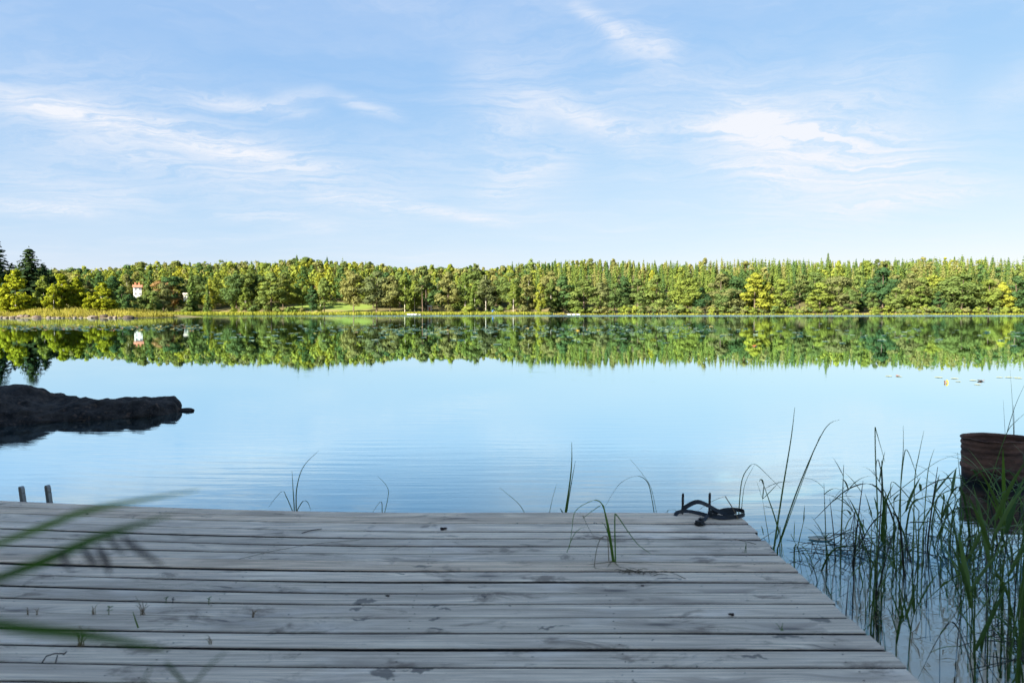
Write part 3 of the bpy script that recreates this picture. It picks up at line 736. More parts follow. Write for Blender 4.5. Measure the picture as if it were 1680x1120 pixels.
def tent(x, y, Y, w, h, mat, label):
    p = on_y(x, y, Y); z = float(ground_h(p.x, Y)); t = thing('tent', label, 'tent', (p.x, Y, z), 'tents of the lakeside campsite')
    b = MB(); n = 10; V, Fq = [], []
    for i, yy in enumerate((-1.5, -.8, .8, 1.5)):
        k = (.75, 1, 1, .75)[i]
        for j in range(n + 1):
            a = math.pi * j / n; V.append((-w / 2 * k * math.cos(a), yy, h * k * math.sin(a) ** .8))
    for i in range(3):
        for j in range(n): a = i * (n + 1) + j; Fq.append((a, a + 1, a + n + 2, a + n + 1))
    Fq.append(tuple(range(n + 1))[::-1]); Fq.append(tuple(range(3 * (n + 1), 4 * (n + 1)))); b.add(V, Fq); obj('canopy', b.mesh('canopy'), mat, t)
    b = MB(); b.box((0, -1.53, h * .3), (w * .3, .04, h * .5)); obj('entrance', b.mesh('entrance'), TIMBER, t)
tent(812, 504, 376, 3.4, 2.4, BLUE, 'larger blue tent under the campsite trees')
tent(823, 504, 377, 2.6, 2.2, BLUE, 'smaller blue tent beside the larger blue tent')
tent(849, 505, 378, 2.2, 1.7, REDCL, 'red tent under the trees right of the blue tents')
tent(859, 505, 379, 2.2, 1.7, REDCL, 'second red tent next to the first red tent')
def boat(x, y, Y, L, mat, label, rz):
    p = on_y(x, y, Y); t = thing('rowing_boat', label, 'boat', (p.x, Y, .0), None, rz)
    n = 12; V = []; Fq = []
    for i in range(n + 1):
        s_ = i / n; w = .75 * math.sin(math.pi * (.12 + .88 * s_)) ** .6 if s_ < 1 else .02; sh = .55 + .25 * (2 * s_ - .9) ** 2
        V += [(L * (s_ - .5), -w, sh), (L * (s_ - .5), -w * .6, -.1), (L * (s_ - .5), w * .6, -.1), (L * (s_ - .5), w, sh), (L * (s_ - .5), w * .85, sh), (L * (s_ - .5), w * .5, .02), (L * (s_ - .5), -w * .5, .02), (L * (s_ - .5), -w * .85, sh)]
    for i in range(n):
        for j in range(8): a = i * 8; Fq.append((a + j, a + (j + 1) % 8, a + 8 + (j + 1) % 8, a + 8 + j))
    Fq += [tuple(range(8)), tuple(n * 8 + j for j in reversed(range(8)))]
    obj('hull', mesh('hull', V, Fq), mat, t)
    for sx in (-.2, .15):
        b = MB(); b.box((L * sx, 0, .42), (.25, 1.2, .05)); obj('thwart', b.mesh('thwart'), TIMBER, t)
boat(418, 514, 352, 4.2, HULL, 'pale rowing boat drawn up on the far shore left of the meadow', .1)
boat(402, 513, 353, 3.8, TIMBER, 'worn wooden rowing boat behind the pale rowing boat', -.3)
def pontoon(x, Y, w, mat, label):
    p = on_y(x, 514, Y); t = thing('pontoon', label, 'pontoon', (p.x, Y, 0))
    b = MB(); b.box((0, 0, .42), (w, 2, .14)); obj('deck', b.mesh('deck'), mat, t)
    for sx in (-.33, 0, .33):
        b = MB(); b.box((w * sx, 0, .17), (w * .24, 1.6, .4)); obj('float', b.mesh('float'), WHITE, t)
pontoon(676, 350, 5, WHITE, 'white floating pontoon off the reed bed')
pontoon(686, 351, 3, simple('dark_timber', (.05, .045, .04), .8, .2, 2), 'dark floating pontoon next to the white one')
pontoon(941, 352, 7, TIMBER, 'pale bathing pontoon right of the campsite bank')

# ------------------------------------------------------------------ lily pads
def pad_mesh(seed, curl):
    rg_ = random.Random(seed); n = 16; V = [(0, 0, .004)]
    for ring, rr in ((1, .55), (2, 1.0)):
        for i in range(n):
            a = .12 + (2 * math.pi - .24) * i / (n - 1); w = .02 if ring == 1 else curl * (.4 + rg_.random())
            V.append((rr * math.cos(a) * 1.1, rr * math.sin(a), .004 + w * (rr ** 2)))
    Fq = [(0, 1 + i, 2 + i) for i in range(n - 1)] + [(1 + i, 1 + n + i, 2 + n + i, 2 + i) for i in range(n - 1)]
    return np.array(V), Fq
def pad_mat(name, a, b):
    m, q, o = material(name)
    c = q.mix(q.noise(q.n('ShaderNodeTexCoord').outputs['Object'], 3, 4, .6), a, b)
    finish(q, o, q.n('ShaderNodeBsdfPrincipled', {'Base Color': c, 'Roughness': .28, 'Specular IOR Level': .7}).outputs[0]); return m
PADG = pad_mat('pad_green', (.11, .15, .07), (.18, .22, .12)); PADY = pad_mat('pad_yellow', (.45, .28, .02), (.62, .45, .05)); PADR = pad_mat('pad_rust', (.22, .07, .02), (.38, .14, .03))
PADS = []
for i in range(6):
    V, Fq = pad_mesh(i, (.10, .16, .06, .22, .12, .3)[i]); PADS.append(mesh('lily_pad', V, Fq, True))
def pad(x, y, r, mat, label, grp, k=None):
    p = on_z(x, y); o_ = obj('lily_pad', PADS[random.randrange(6) if k is None else k], mat, None, (p.x, p.y, .003), True)
    o_.scale = (r, r, r); o_.rotation_euler = (random.gauss(0, .03), random.gauss(0, .03), random.uniform(0, 6.28)); return tag(o_, label, 'lily pad', grp)
LG = {'g': ('green lily pad floating in the wide lily field off the far shore', 'green pads of the lily field'),
      'y': ('yellowed lily pad in the lily field off the far shore', 'yellow pads of the lily field'),
      'r': ('rust brown lily pad in the lily field off the far shore', 'brown pads of the lily field')}
def field_xy(rng):
    u = rng.uniform()
    if u < .30: return rng.uniform(0, 330), 537 + rng.normal(0, 2.8)
    if u < .72:
        cx = rng.choice([540, 620, 690, 730, 780, 850, 900, 960, 1010, 1080, 1150]); return cx + rng.normal(0, 34), 539 + rng.normal(0, 4.6)
    return rng.uniform(330, 1680), 545 + rng.normal(0, 9)
rg = np.random.default_rng(9); sp_ = []
while len(sp_) < 1050:
    x, y = field_xy(rg)
    if 526 < y < 600: sp_.append((x, y))
sp_.sort(key=lambda q_: -q_[1])
fv, ff, fm, base = [], [], [], 0
for i, (x, y) in enumerate(sp_):
    u = rg.uniform(); left = x < 330
    c_ = 'y' if u < (.16 if left else .04) else 'r' if u < (.26 if left else .07) else 'g'
    r_ = rg.uniform(.10, .22)
    if i < 260:
        near_ = 'off the stony point' if x < 250 else 'off the pale rowing boat' if x < 470 else 'off the bright meadow' if x < 620 else 'off the white pontoon' if x < 740 else 'off the campsite' if x < 920 else 'off the bathing pontoon' if x < 1100 else 'off the brightest yellow tree' if x < 1300 else 'off the tallest spruce' if x < 1450 else 'off the largest rounded tree'
        sz = 'broad' if r_ > .17 else 'small' if r_ < .135 else 'middling'
        pad(x, y, r_, {'g': PADG, 'y': PADY, 'r': PADR}[c_], f"{sz} {dict(g='pale green', y='yellowed', r='rust brown')[c_]} lily pad {near_}", LG[c_][1])
    else:
        V, Fq = pad_mesh(i, rg.uniform(.05, .3)); a = rg.uniform(0, 6.28); p = on_z(x, y)
        Rm = np.array([[math.cos(a), -math.sin(a), 0], [math.sin(a), math.cos(a), 0], [0, 0, 1]])
        V = V @ Rm.T * r_ + np.array([p.x, p.y, .003 + (i % 7) * .0012]); fv.append(V); ff += [tuple(j + base for j in q_) for q_ in Fq]; base += len(V); fm += ['gyr'.index(c_)] * len(Fq)
me = mesh('lily_field', np.concatenate(fv), ff, True)
for k in (PADG, PADY, PADR): me.materials.append(k)
me.polygons.foreach_set('material_index', np.array(fm, dtype=np.int32))
tag(obj('lily_field', me), 'field of many small lily pads off the far shore', 'lily pads', kind='stuff')
NP = 'pads on open water near the reeds'
PADO = pad_mat('pad_ochre', (.30, .30, .12), (.45, .42, .18))
for x, y, r_, mt in ((1458, 617, .13, PADG), (1476, 618, .10, PADG), (1540, 619, .15, PADG), (1566, 621, .14, PADG), (1572, 626, .10, PADG), (1597, 624, .13, PADG), (1655, 619, .14, PADG), (1670, 620, .15, PADG), (1604, 631, .11, PADG), (1640, 619, .12, PADG)):
    o_ = pad(x, y, r_ * .6, PADO,  'flat green lily pad on open water beyond the rusty barrel', NP, 2); o_.rotation_euler[0] *= .2; o_.rotation_euler[1] *= .2
pad(1473, 617, .05, PADR, 'tiny rust brown lily pad on open water', None, 5); pad(1609, 625, .07, PADR, 'small brown lily pad near the curled yellow pad', None, 5)
p = on_z(1552, 628)
t = thing('lily_pad', 'curled yellow and red lily pad lifted above the water', 'lily pad', (p.x, p.y, .01))
V, Fq = pad_mesh(3, .5); o_ = obj('leaf', mesh('leaf', V, Fq, True), PADY, t, (.015, 0, .015)); o_.scale = (.042,) * 3; o_.rotation_euler = (R(60), .4, .3)
o_ = obj('leaf', mesh('leaf', V, Fq, True), PADR, t, (-.04, 0, .015)); o_.scale = (.034,) * 3; o_.rotation_euler = (R(70), -.7, 1.0); o_['label'] = 'curled red half of the leaf'
p = on_z(1345, 884)
pp = obj('floating_leaf_mat', mesh('floating_leaf_mat', *pad_mesh(8, .05), True), pad_mat('pad_pale', (.10, .13, .08), (.17, .20, .14)), None, (p.x, p.y, .004)); pp.scale = (.075, .05, .1)
tag(pp, 'pale green floating leaf among the reeds beside the jetty', 'leaf')

# ------------------------------------------------------------------ the jetty
m_wood, q, o = material('weathered_wood')
tc = q.n('ShaderNodeTexCoord').outputs['Object']
rnd = q.n('ShaderNodeObjectInfo').outputs['Random']
offv = q.n('ShaderNodeCombineXYZ', {0: q.math('MULTIPLY', rnd, 37.0), 1: q.math('MULTIPLY', rnd, 11.0), 2: 0.0}).outputs[0]
v = q.vmath('ADD', tc, offv)
pos = q.n('ShaderNodeNewGeometry').outputs['Position']
# knots: grain bends around them
kv = q.scale(v, 1.9, 9.0, 0)
vor = q.n('ShaderNodeTexVoronoi', {'Vector': kv, 'Scale': 1.0, 'Randomness': 1.0}, feature='F1')
kd = vor.outputs['Distance']; kpick = q.ramp(q.n('ShaderNodeSeparateColor', {0: vor.outputs['Color']}).outputs[0], .45, .50)
knot = q.math('MULTIPLY', q.ramp(kd, .17, .05), kpick)
halo = q.math('MULTIPLY', q.ramp(kd, .55, .1), kpick)
bend = q.math('MULTIPLY', halo, .035)
gv = q.vmath('ADD', v, q.n('ShaderNodeCombineXYZ', {0: 0.0, 1: bend, 2: 0.0}).outputs[0])
grain = q.noise(q.scale(gv, 1.6, 95, 4), 1.0, 6, .62, .25)
grain2 = q.noise(q.scale(gv, 5, 260, 4), 1.0, 4, .6)
broad = q.noise(q.scale(gv, .9, 16, 1), 1.0, 5, .6, .6)
patch = q.noise(q.scale(v, 1.3, 3.5, 1), 1.0, 6, .6, .4)
c = q.mix(q.ramp(grain, .30, .70), (.46, .38, .295), (.98, .87, .70))
c = q.mix(q.ramp(broad, .40, .66, 0, .6), c, (.42, .36, .30))
c = q.mix(q.ramp(patch, .50, .72, 0, .62), c, (.32, .265, .21))
c = q.mix(q.ramp(q.noise(q.scale(v, 2.2, 6, 1, 0, (4, 4, 0)), 1.0, 5, .6), .52, .72, 0, .6), c, (.86, .79, .70))
tone = q.mix(rnd, (.88, .86, .83), (1.16, 1.12, 1.08))
c = q.mix(1.0, c, tone, 'MULTIPLY')
warm = q.math('MULTIPLY', q.ramp(q.math('FRACT', q.math('MULTIPLY', rnd, 7.31)), .72, .8), .5)
c = q.mix(warm, c, q.mix(1.0, c, (1.0, .86, .72), 'MULTIPLY'))
c = q.mix(q.math('MULTIPLY', halo, .4), c, (.24, .20, .17))
c = q.mix(q.math('MULTIPLY', knot, .85), c, (.10, .085, .07))
c = q.mix(q.ramp(grain2, .58, .74, 0, .7), c, (.16, .135, .115))
crack = q.ramp(q.noise(q.scale(gv, .7, 150, 1, 0, (0, 5, 0)), 1.0, 2, .5), .70, .74, 0, .85)
c = q.mix(crack, c, (.07, .06, .05))
# dirt and damp marks with shapes of their own
dirt = q.ramp(q.noise(q.scale(pos, 3.4, 6.5, 3), 1.0, 8, .68, .5), .55, .68, 0, .8)
c = q.mix(dirt, c, (.17, .125, .09))
speck = q.ramp(q.noise(q.scale(pos, 20, 26, 1), 1.0, 3, .6), .70, .76, 0, .8)
c = q.mix(speck, c, (.06, .05, .045))
wp = q.vmath('ADD', pos, q.vmath('SCALE', q.vmath('SUBTRACT', q.noise(pos, 9, 4, .6, out=1), (.5, .5, .5)), None)); wp.node.inputs[1].links[0].from_node.inputs['Scale'].default_value = .16
wet = None
for (x, y, rx, ry) in ((598, 984, .055, .022), (582, 996, .035, .018), (592, 1012, .05, .012), (716, 992, .03, .014), (735, 998, .028, .01), (718, 1014, .022, .016), (722, 1032, .035, .012), (632, 1104, .055, .03), (690, 1098, .05, .012), (1100, 948, .05, .01), (1275, 905, .05, .012), (1345, 1020, .05, .016), (1290, 1042, .045, .018), (690, 928, .05, .008), (660, 942, .03, .008), (1235, 1075, .05, .014), (905, 1028, .06, .008)):
    pc = on_z(x, y, DECK)
    dd = q.vmath('LENGTH', q.vmath('MULTIPLY', q.vmath('SUBTRACT', wp, (pc.x, pc.y, DECK)), (1 / rx, 1 / ry, 0)), None, 'Value')
    s_ = q.ramp(dd, 1.15, .75); wet = s_ if wet is None else q.math('MAXIMUM', wet, s_)
c = q.mix(q.math('MULTIPLY', wet, .8), c, (.10, .088, .075))
c = q.mix(1.0, c, (1.15, 1.02, .92), 'MULTIPLY')
hh = q.math('ADD', q.math('ADD', q.math('MULTIPLY', grain, .5), q.math('MULTIPLY', grain2, .5)), q.math('MULTIPLY', knot, .3))
nn = q.n('ShaderNodeBump', {'Height': hh, 'Strength': .8, 'Distance': .006}).outputs[0]
finish(q, o, q.n('ShaderNodeBsdfPrincipled', {'Base Color': c, 'Roughness': .62, 'Normal': nn, 'Specular IOR Level': .5}).outputs[0])
WOODDARK = simple('old_timber', (.06, .05, .042), .85, .3, 6, bump=.4)
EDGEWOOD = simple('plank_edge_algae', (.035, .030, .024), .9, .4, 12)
SCREW = simple('rusty_screw', (.05, .035, .028), .7, .3, 40)

LINES = [840, 849, 859, 872, 883, 895, 908, 921, 937, 953.6, 971, 989, 1012, 1038, 1064, 1092.5]
ly = [on_z(840, yy, DECK).y for yy in LINES]
ly += [ly[-1] - .125 * k for k in range(1, 5)]
def fan(X, Y0):
    w_ = .4 + .6 * min(1, max(0, (Y0 - 2.4) / 1.9))
    return Y0 + .058 * w_ * max(0, -X - .6) ** 1.5 - .012 * max(0, X - .5) * w_
GAP = [0, .011, .014, .011, .014, .013, .015, .013, .015, .016, .012, .014, .012, .016, .017, .015, .014, .014, .014, .014]
EDGE_X = 1.405
jetty = thing('jetty', 'weathered grey plank jetty at the lake shore', 'jetty', (0, 3.2, 0))
rp = random.Random(4)
for i in range(len(ly) - 1):
    y_far, y_near = ly[i], ly[i + 1]; g0, g1 = GAP[i] / 2, GAP[i + 1] / 2
    yc = (y_far + y_near) / 2
    x1 = EDGE_X + rp.uniform(-.010, .010) + .004 * math.sin(i); x0 = -6.2
    xs_ = np.concatenate([np.linspace(x0, -.6, 22), np.linspace(-.4, x1, 9)])
    dz = rp.uniform(-.0025, .0025); tw = rp.uniform(-.004, .004); th = .028; bev = .004
    ph, wob = rp.uniform(0, 6), rp.uniform(.0006, .0022); cup = rp.uniform(-.0015, .001)
    V = []
    for X in xs_:
        a = fan(X, y_far) - g0 + wob * math.sin(X * 1.7 + ph); bq = fan(X, y_near) + g1 + wob * math.sin(X * 1.3 + ph * 2)
        zb = DECK + dz + tw * X * .25 + .0018 * math.sin(X * 1.1 + ph)
        m_ = (a + bq) / 2
        prof = [(a, -th), (a, -bev), (a - bev, 0), ((a * 3 + bq) / 4, cup * .75), (m_, cup), ((a + bq * 3) / 4, cup * .75), (bq + bev, 0), (bq, -bev), (bq, -th)]
        V += [(X, yy - yc, zz_ ) for yy, zz_ in [(p_[0], zb + p_[1] - DECK) for p_ in prof]]
    n = 9; Fq = []
    for k in range(len(xs_) - 1):
        for j in range(n): Fq.append((k * n + j, (k + 1) * n + j, (k + 1) * n + (j + 1) % n, k * n + (j + 1) % n))
    Fq.append(tuple(range(n))); Fq.append(tuple((len(xs_) - 1) * n + j for j in reversed(range(n))))
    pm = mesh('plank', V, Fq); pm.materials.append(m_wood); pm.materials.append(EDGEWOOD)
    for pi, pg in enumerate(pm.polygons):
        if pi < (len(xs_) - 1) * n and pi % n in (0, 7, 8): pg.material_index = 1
    pl = obj('plank', pm, None, jetty, (0, yc - 3.2, DECK))
    # screw heads over each joist
    for jx in (1.22, .42, -.42, -1.3, -2.2):
        for fy in (.27, .73):
            yy = fan(jx, y_near) * (1 - fy) + fan(jx, y_far) * fy
            b = MB(); n_ = 6; b.add([(.0038 * math.cos(a_ * 1.047), .0038 * math.sin(a_ * 1.047), 0) for a_ in range(6)] + [(0, 0, .0006)], [(a_, (a_ + 1) % 6, 6) for a_ in range(6)])
            if i == 0 and jx == 1.22 and fy == .27: screw_me = b.mesh('screw')
            sc_ = obj('screw', screw_me, SCREW, pl, (jx + rp.uniform(-.012, .012), yy - yc, dz + .0012 + tw * jx * .25))
for jx in (1.22, .42, -.42, -1.3, -2.2, -3.1, -4.2, -5.4):
    yf = fan(jx, ly[0]) - .03
    b = MB(); b.box((jx, (yf + 1.2) / 2, DECK - .10), (.05, yf - 1.2, .13)); obj('joist', b.mesh('joist'), WOODDARK, jetty, (0, -3.2, 0))
for px, py in ((1.18, 4.0), (1.18, 2.3), (-.9, 4.05), (-.9, 2.3), (-3.0, 4.2), (-3, 2.4), (-5.2, 4.5)):
    b = MB(); b.tube([(px, py, -1.2), (px, py, DECK - .034)], .06, 10); obj('post', b.mesh('post', True), WOODDARK, jetty, (0, -3.2, 0))

# swim ladder: two rail tops with holes, rungs below
ALU = simple('grey_metal', (.30, .29, .26), .55, .15, 20, .3)
lad = None
def rail_mesh(w, h, low, th):
    bm = bmesh.new(); n = 24; r_in = w * .17; cz = h - w * .62
    outer = []
    pts = []
    for i in range(n):
        a = 2 * math.pi * i / n; pts.append((math.cos(a), math.sin(a)))
    def out_pt(a):
        cx, cz_ = math.cos(a), math.sin(a)
        if cz_ > 0: return (w / 2 * math.copysign(abs(cx) ** .75, cx), cz + w * .62 * abs(cz_) ** .8)
        s_ = max(abs(cx) / (w / 2), abs(cz_) / (w * .7)); return (cx / s_, cz + cz_ / s_)
    fr, bk = [], []
    for yy, L in ((-th / 2, fr), (th / 2, bk)):
        for i in range(n):
            a = 2 * math.pi * i / n; ox, oz = out_pt(a)
            L.append((bm.verts.new((ox, yy, oz)), bm.verts.new((r_in * math.cos(a), yy, cz + r_in * 1.25 * math.sin(a)))))
    for i in range(n):
        j = (i + 1) % n
        bm.faces.new((fr[i][0], fr[j][0], fr[j][1], fr[i][1])); bm.faces.new((bk[i][1], bk[j][1], bk[j][0], bk[i][0]))
        bm.faces.new((fr[j][0], fr[i][0], bk[i][0], bk[j][0])); bm.faces.new((fr[i][1], fr[j][1], bk[j][1], bk[i][1]))
    zt = cz - w * .7
    m = bpy.data.meshes.new('rail')
    v = [bm.verts.new(p_) for p_ in ((-w / 2, -th / 2, low), (w / 2, -th / 2, low), (w / 2, th / 2, low), (-w / 2, th / 2, low), (-w / 2, -th / 2, zt), (w / 2, -th / 2, zt), (w / 2, th / 2, zt), (-w / 2, th / 2, zt))]
    for q_ in ((0, 1, 5, 4), (1, 2, 6, 5), (2, 3, 7, 6), (3, 0, 4, 7), (3, 2, 1, 0)): bm.faces.new([v[k] for k in q_])
    bm.normal_update(); bm.to_mesh(m); bm.free(); return m
YL = fan(-3.3, ly[0]) + .045
pa, pb = on_y(37, 797, YL), on_y(80, 795, YL)
lad = thing('swim_ladder', 'grey metal swim ladder hung on the far edge of the jetty', 'ladder', ((pa.x + pb.x) / 2, YL, DECK))
for p_, ht in ((pa, pa.z - DECK), (pb, pb.z - DECK)):
    rl = obj('rail', rail_mesh(.038, ht, -.9, .022), ALU, lad, (p_.x - (pa.x + pb.x) / 2, 0, 0)); rl.rotation_euler = (R(4), R(-3), R(-28))
for k in range(3):
    b = MB(); b.tube([(pa.x - pb.x, 0, 0), (pb.x - pa.x, 0, 0)], .014, 8); m_ = b.mesh('rung', True); rr = obj('rung', m_, ALU, lad, (0, .012, -.30 - .25 * k)); rr.scale = (.5, 1, 1)

# ------------------------------------------------------------------ rusty barrel
def barrel():
    c = Vector((4.66, 6.5, 0)); r_ = .285; zt = .41
    m, q, o = material('rusty_steel')
    tc = q.n('ShaderNodeTexCoord').outputs['Object']
    n1 = q.noise(q.scale(tc, 3, 3, 9), 1.0, 8, .68); n2 = q.noise(tc, 26, 6, .7)
    cc = q.mix(q.ramp(n1, .34, .66), (.075, .038, .026), (.27, .125, .078))
    cc = q.mix(q.ramp(n2, .56, .72, 0, .7), cc, (.26, .15, .11))
    cc = q.mix(q.ramp(q.n('ShaderNodeSeparateXYZ', {0: tc}).outputs['Z'], .12, .02), cc, (.013, .010, .010))
    nn = q.n('ShaderNodeBump', {'Height': q.math('ADD', n1, n2), 'Strength': .8, 'Distance': .006}).outputs[0]
    finish(q, o, q.n('ShaderNodeBsdfPrincipled', {'Base Color': cc, 'Roughness': .8, 'Metallic': .1, 'Normal': nn, 'Specular IOR Level': .3}).outputs[0])
    t = thing('barrel', 'rusty open topped steel barrel standing in the water among reeds', 'barrel', c); t.rotation_euler = (R(-1.5), R(-1.5), 0)
    nz, na = 70, 72; V = []
    zs = np.linspace(-.6, zt, nz)
    for z in zs:
        rr = r_
        for hz_ in (.14, -.16): rr += .016 * math.exp(-((z - hz_) / .016) ** 2)
        if z > .24: rr += .0050 * math.sin((z - .24) * 2 * math.pi / .055)
        for k in range(na):
            a = 2 * math.pi * k / na; p_ = Vector((math.cos(a), math.sin(a), z * 3))
            d_ = .008 * mnoise.noise(p_ * 1.6) + .003 * mnoise.noise(p_ * 6)
            zz_ = z + (.012 * mnoise.noise(Vector((math.cos(a) * 3, math.sin(a) * 3, 4.))) if z == zs[-1] else 0)
            V.append(((rr + d_) * math.cos(a), (rr + d_) * math.sin(a), zz_))
    nO = len(V)
    for i in range(nO): x_, y_, z_ = V[i]; k = 1 - .006 / r_; V.append((x_ * k, y_ * k, z_))
    Fq = []
    for i in range(nz - 1):
        for k in range(na):
            a, b_ = i * na + k, i * na + (k + 1) % na
            Fq.append((a, b_, b_ + na, a + na)); Fq.append((nO + a, nO + a + na, nO + b_ + na, nO + b_))
    obj('wall', mesh('wall', V, Fq, True), m, t)
    top = V[(nz - 1) * na: nz * na]; b = MB()
    pts = [Vector(p_) * 1.0 for p_ in top]; b.tube(pts + [pts[0]], .006, 6, False); obj('rim', b.mesh('rim', True), m, t)
    b = MB(); b.add([(0.28 * math.cos(2 * math.pi * k / 40), .28 * math.sin(2 * math.pi * k / 40), 0.12 + .02 * math.sin(k * 2.1)) for k in range(40)] + [(0, 0, .16)], [(k, (k + 1) % 40, 40) for k in range(40)])
    obj('filling', b.mesh('filling'), ROCK_BROWN, t)
barrel()

# ------------------------------------------------------------------ reeds
def reed_mat(name, a, b, tr=.25):
    m, q, o = material(name)
    geo = q.n('ShaderNodeNewGeometry'); rnd = q.n('ShaderNodeObjectInfo').outputs['Random']
    tc = q.n('ShaderNodeTexCoord').outputs['Object']
    c = q.mix(rnd, a, b); c = q.mix(q.ramp(q.noise(tc, 6, 4, .6), .45, .75, 0, .5), c, tuple(x * .55 for x in a))
    dif = q.n('ShaderNodeBsdfPrincipled', {'Base Color': c, 'Roughness': .5, 'Specular IOR Level': .35}).outputs[0]
    trn = q.n('ShaderNodeBsdfTranslucent', {'Color': c}).outputs[0]
    finish(q, o, q.n('ShaderNodeMixShader', {0: tr, 1: dif, 2: trn}).outputs[0]); return m
REED = reed_mat('reed_green', (.040, .090, .014), (.10, .17, .026))
REEDL = reed_mat('reed_leaf', (.040, .095, .014), (.11, .18, .024), .35)
REEDB = reed_mat('reed_dark', (.018, .024, .014), (.055, .050, .030), .1)
STRAW = reed_mat('reed_straw', (.16, .11, .06), (.30, .22, .12), .2)
BRIGHT = reed_mat('grass_green', (.06, .14, .016), (.14, .25, .028), .35)
PLUME = reed_mat('reed_plume', (.035, .025, .03), (.07, .05, .05), .2)
def leaf_pts(p0, dr, L, curve, n=8):
    pts = []; p_ = Vector(p0); dd = Vector(dr).normalized()
    for i in range(n + 1):
        pts.append(p_.copy()); p_ = p_ + dd * (L / n); dd = (dd + Vector((0, 0, -curve / n))).normalized()
    return pts
def leaf_w(W_, n, base=.55):
    return [W_ * (base + (1 - base) * min(1, i / (n * .3))) * (1 - (i / n) ** 2.2) + .0006 for i in range(n + 1)]
def reed_thing(label, pts, r0, leaves, group=None, mat=None, lmat=None, name='reed', flat=False):
    """pts world coordinates from the base up; leaves: (fraction, dir, length, width, curve)"""
    pts = [Vector(p_) for p_ in pts]; base_ = pts[0]
    t = thing(name, label, 'reed', base_, group)
    loc = [p_ - base_ for p_ in pts]; b = MB(); n = len(loc)
    if flat: b.ribbon(loc, [r0 * 2.4 * (1 - .9 * (i / (n - 1)) ** 1.6) + .0008 for i in range(n)], Vector((1, .35, 0)), .18)
    else: b.tube(loc, [max(.0009, r0 * (1 - .85 * (i / (n - 1)) ** 1.3)) for i in range(n)], 5)
    obj('stem', b.mesh('stem', True), mat or REED, t)
    for (fr_, dr, L, w_, cv) in leaves:
        k = fr_ * (n - 1); i = min(int(k), n - 2); p_ = loc[i].lerp(loc[i + 1], k - i)
        lp = leaf_pts(p_, dr, L, cv); b = MB(); b.ribbon(lp, leaf_w(w_, 8), Vector(dr).cross(Vector((0, 0, 1))) + Vector((.05, .02, 0)), .16)
        obj('leaf', b.mesh('leaf', True), lmat or REEDL, t)
    return t
def rooted(pts3):
    """continue the first segment straight down to the lake bed"""
    p_ = Vector(pts3[0]); zb = float(ground_h(p_.x, p_.y)) - .05
    if p_.z > zb:
        return [Vector((p_.x, p_.y, zb))] + list(pts3)
    return pts3
def reed_px(label, Y, px, r0=.004, leaves=(), group=None, mat=None, sm=6, flat=True, dY=0., lmat=None):
    pts = [on_y(x, y, Y + dY * i / max(1, len(px) - 1)) for i, (x, y) in enumerate(px)]
    pts = spline(pts, sm) if sm else pts
    return reed_thing(label, rooted(pts), r0, leaves, group, mat, lmat, flat=flat)
# beyond the far edge of the jetty
GB = 'reeds beyond the far edge of the jetty'
Yb = 4.72
for lb, px, r_ in (
  ('tall thin reed curving up beside the leftmost reed clump of the jetty edge', [(486, 838), (487, 800), (498, 765), (523, 739)], .003),
  ('upright reed of the leftmost clump behind the jetty edge', [(483, 838), (481, 805), (479, 772)], .003),
  ('bowed reed with folded tip left of the leftmost clump', [(480, 838), (470, 815), (462, 806), (440, 832)], .0022),
  ('short hooked reed right of the leftmost clump', [(488, 836), (497, 822), (505, 824), (510, 837)], .0025),
  ('single thin reed bent back at its top behind the middle of the jetty', [(631, 841), (637, 803), (619, 780)], .0016),
  ('small folded reed tepee at the middle of the jetty edge', [(627, 841), (625, 822), (610, 842)], .002),
  ('thin reed leaning left across the water behind the jetty', [(862, 844), (850, 825), (819, 799)], .0016),
  ('faint thin reed left of the thick upright reed', [(901, 843), (907, 815), (914, 792)], .0014),
  ('thick upright reed behind the jetty edge', [(927, 845), (934, 800), (938, 760), (938, 725)], .0055),
  ('thin upright reed leaning against the thick upright reed', [(929, 845), (938, 790), (944, 756)], .003),
  ('reed arching high and back down left of the black straps', [(1074, 845), (1066, 800), (1056, 784), (1040, 781), (1015, 795), (992, 832)], .0024),
  ('thin reed crossing above the arching reed', [(1078, 846), (1068, 800), (1050, 772), (1033, 752)], .0012),
  ('small hooked reed just left of the black straps', [(1094, 846), (1096, 837), (1107, 836), (1110, 842)], .0018),
  ('stubby bent reed at the foot of the thick upright reed', [(926, 845), (922, 838), (919, 834)], .004)):
    reed_px(lb, Yb + random.uniform(-.1, .15), px, r_, (), GB)
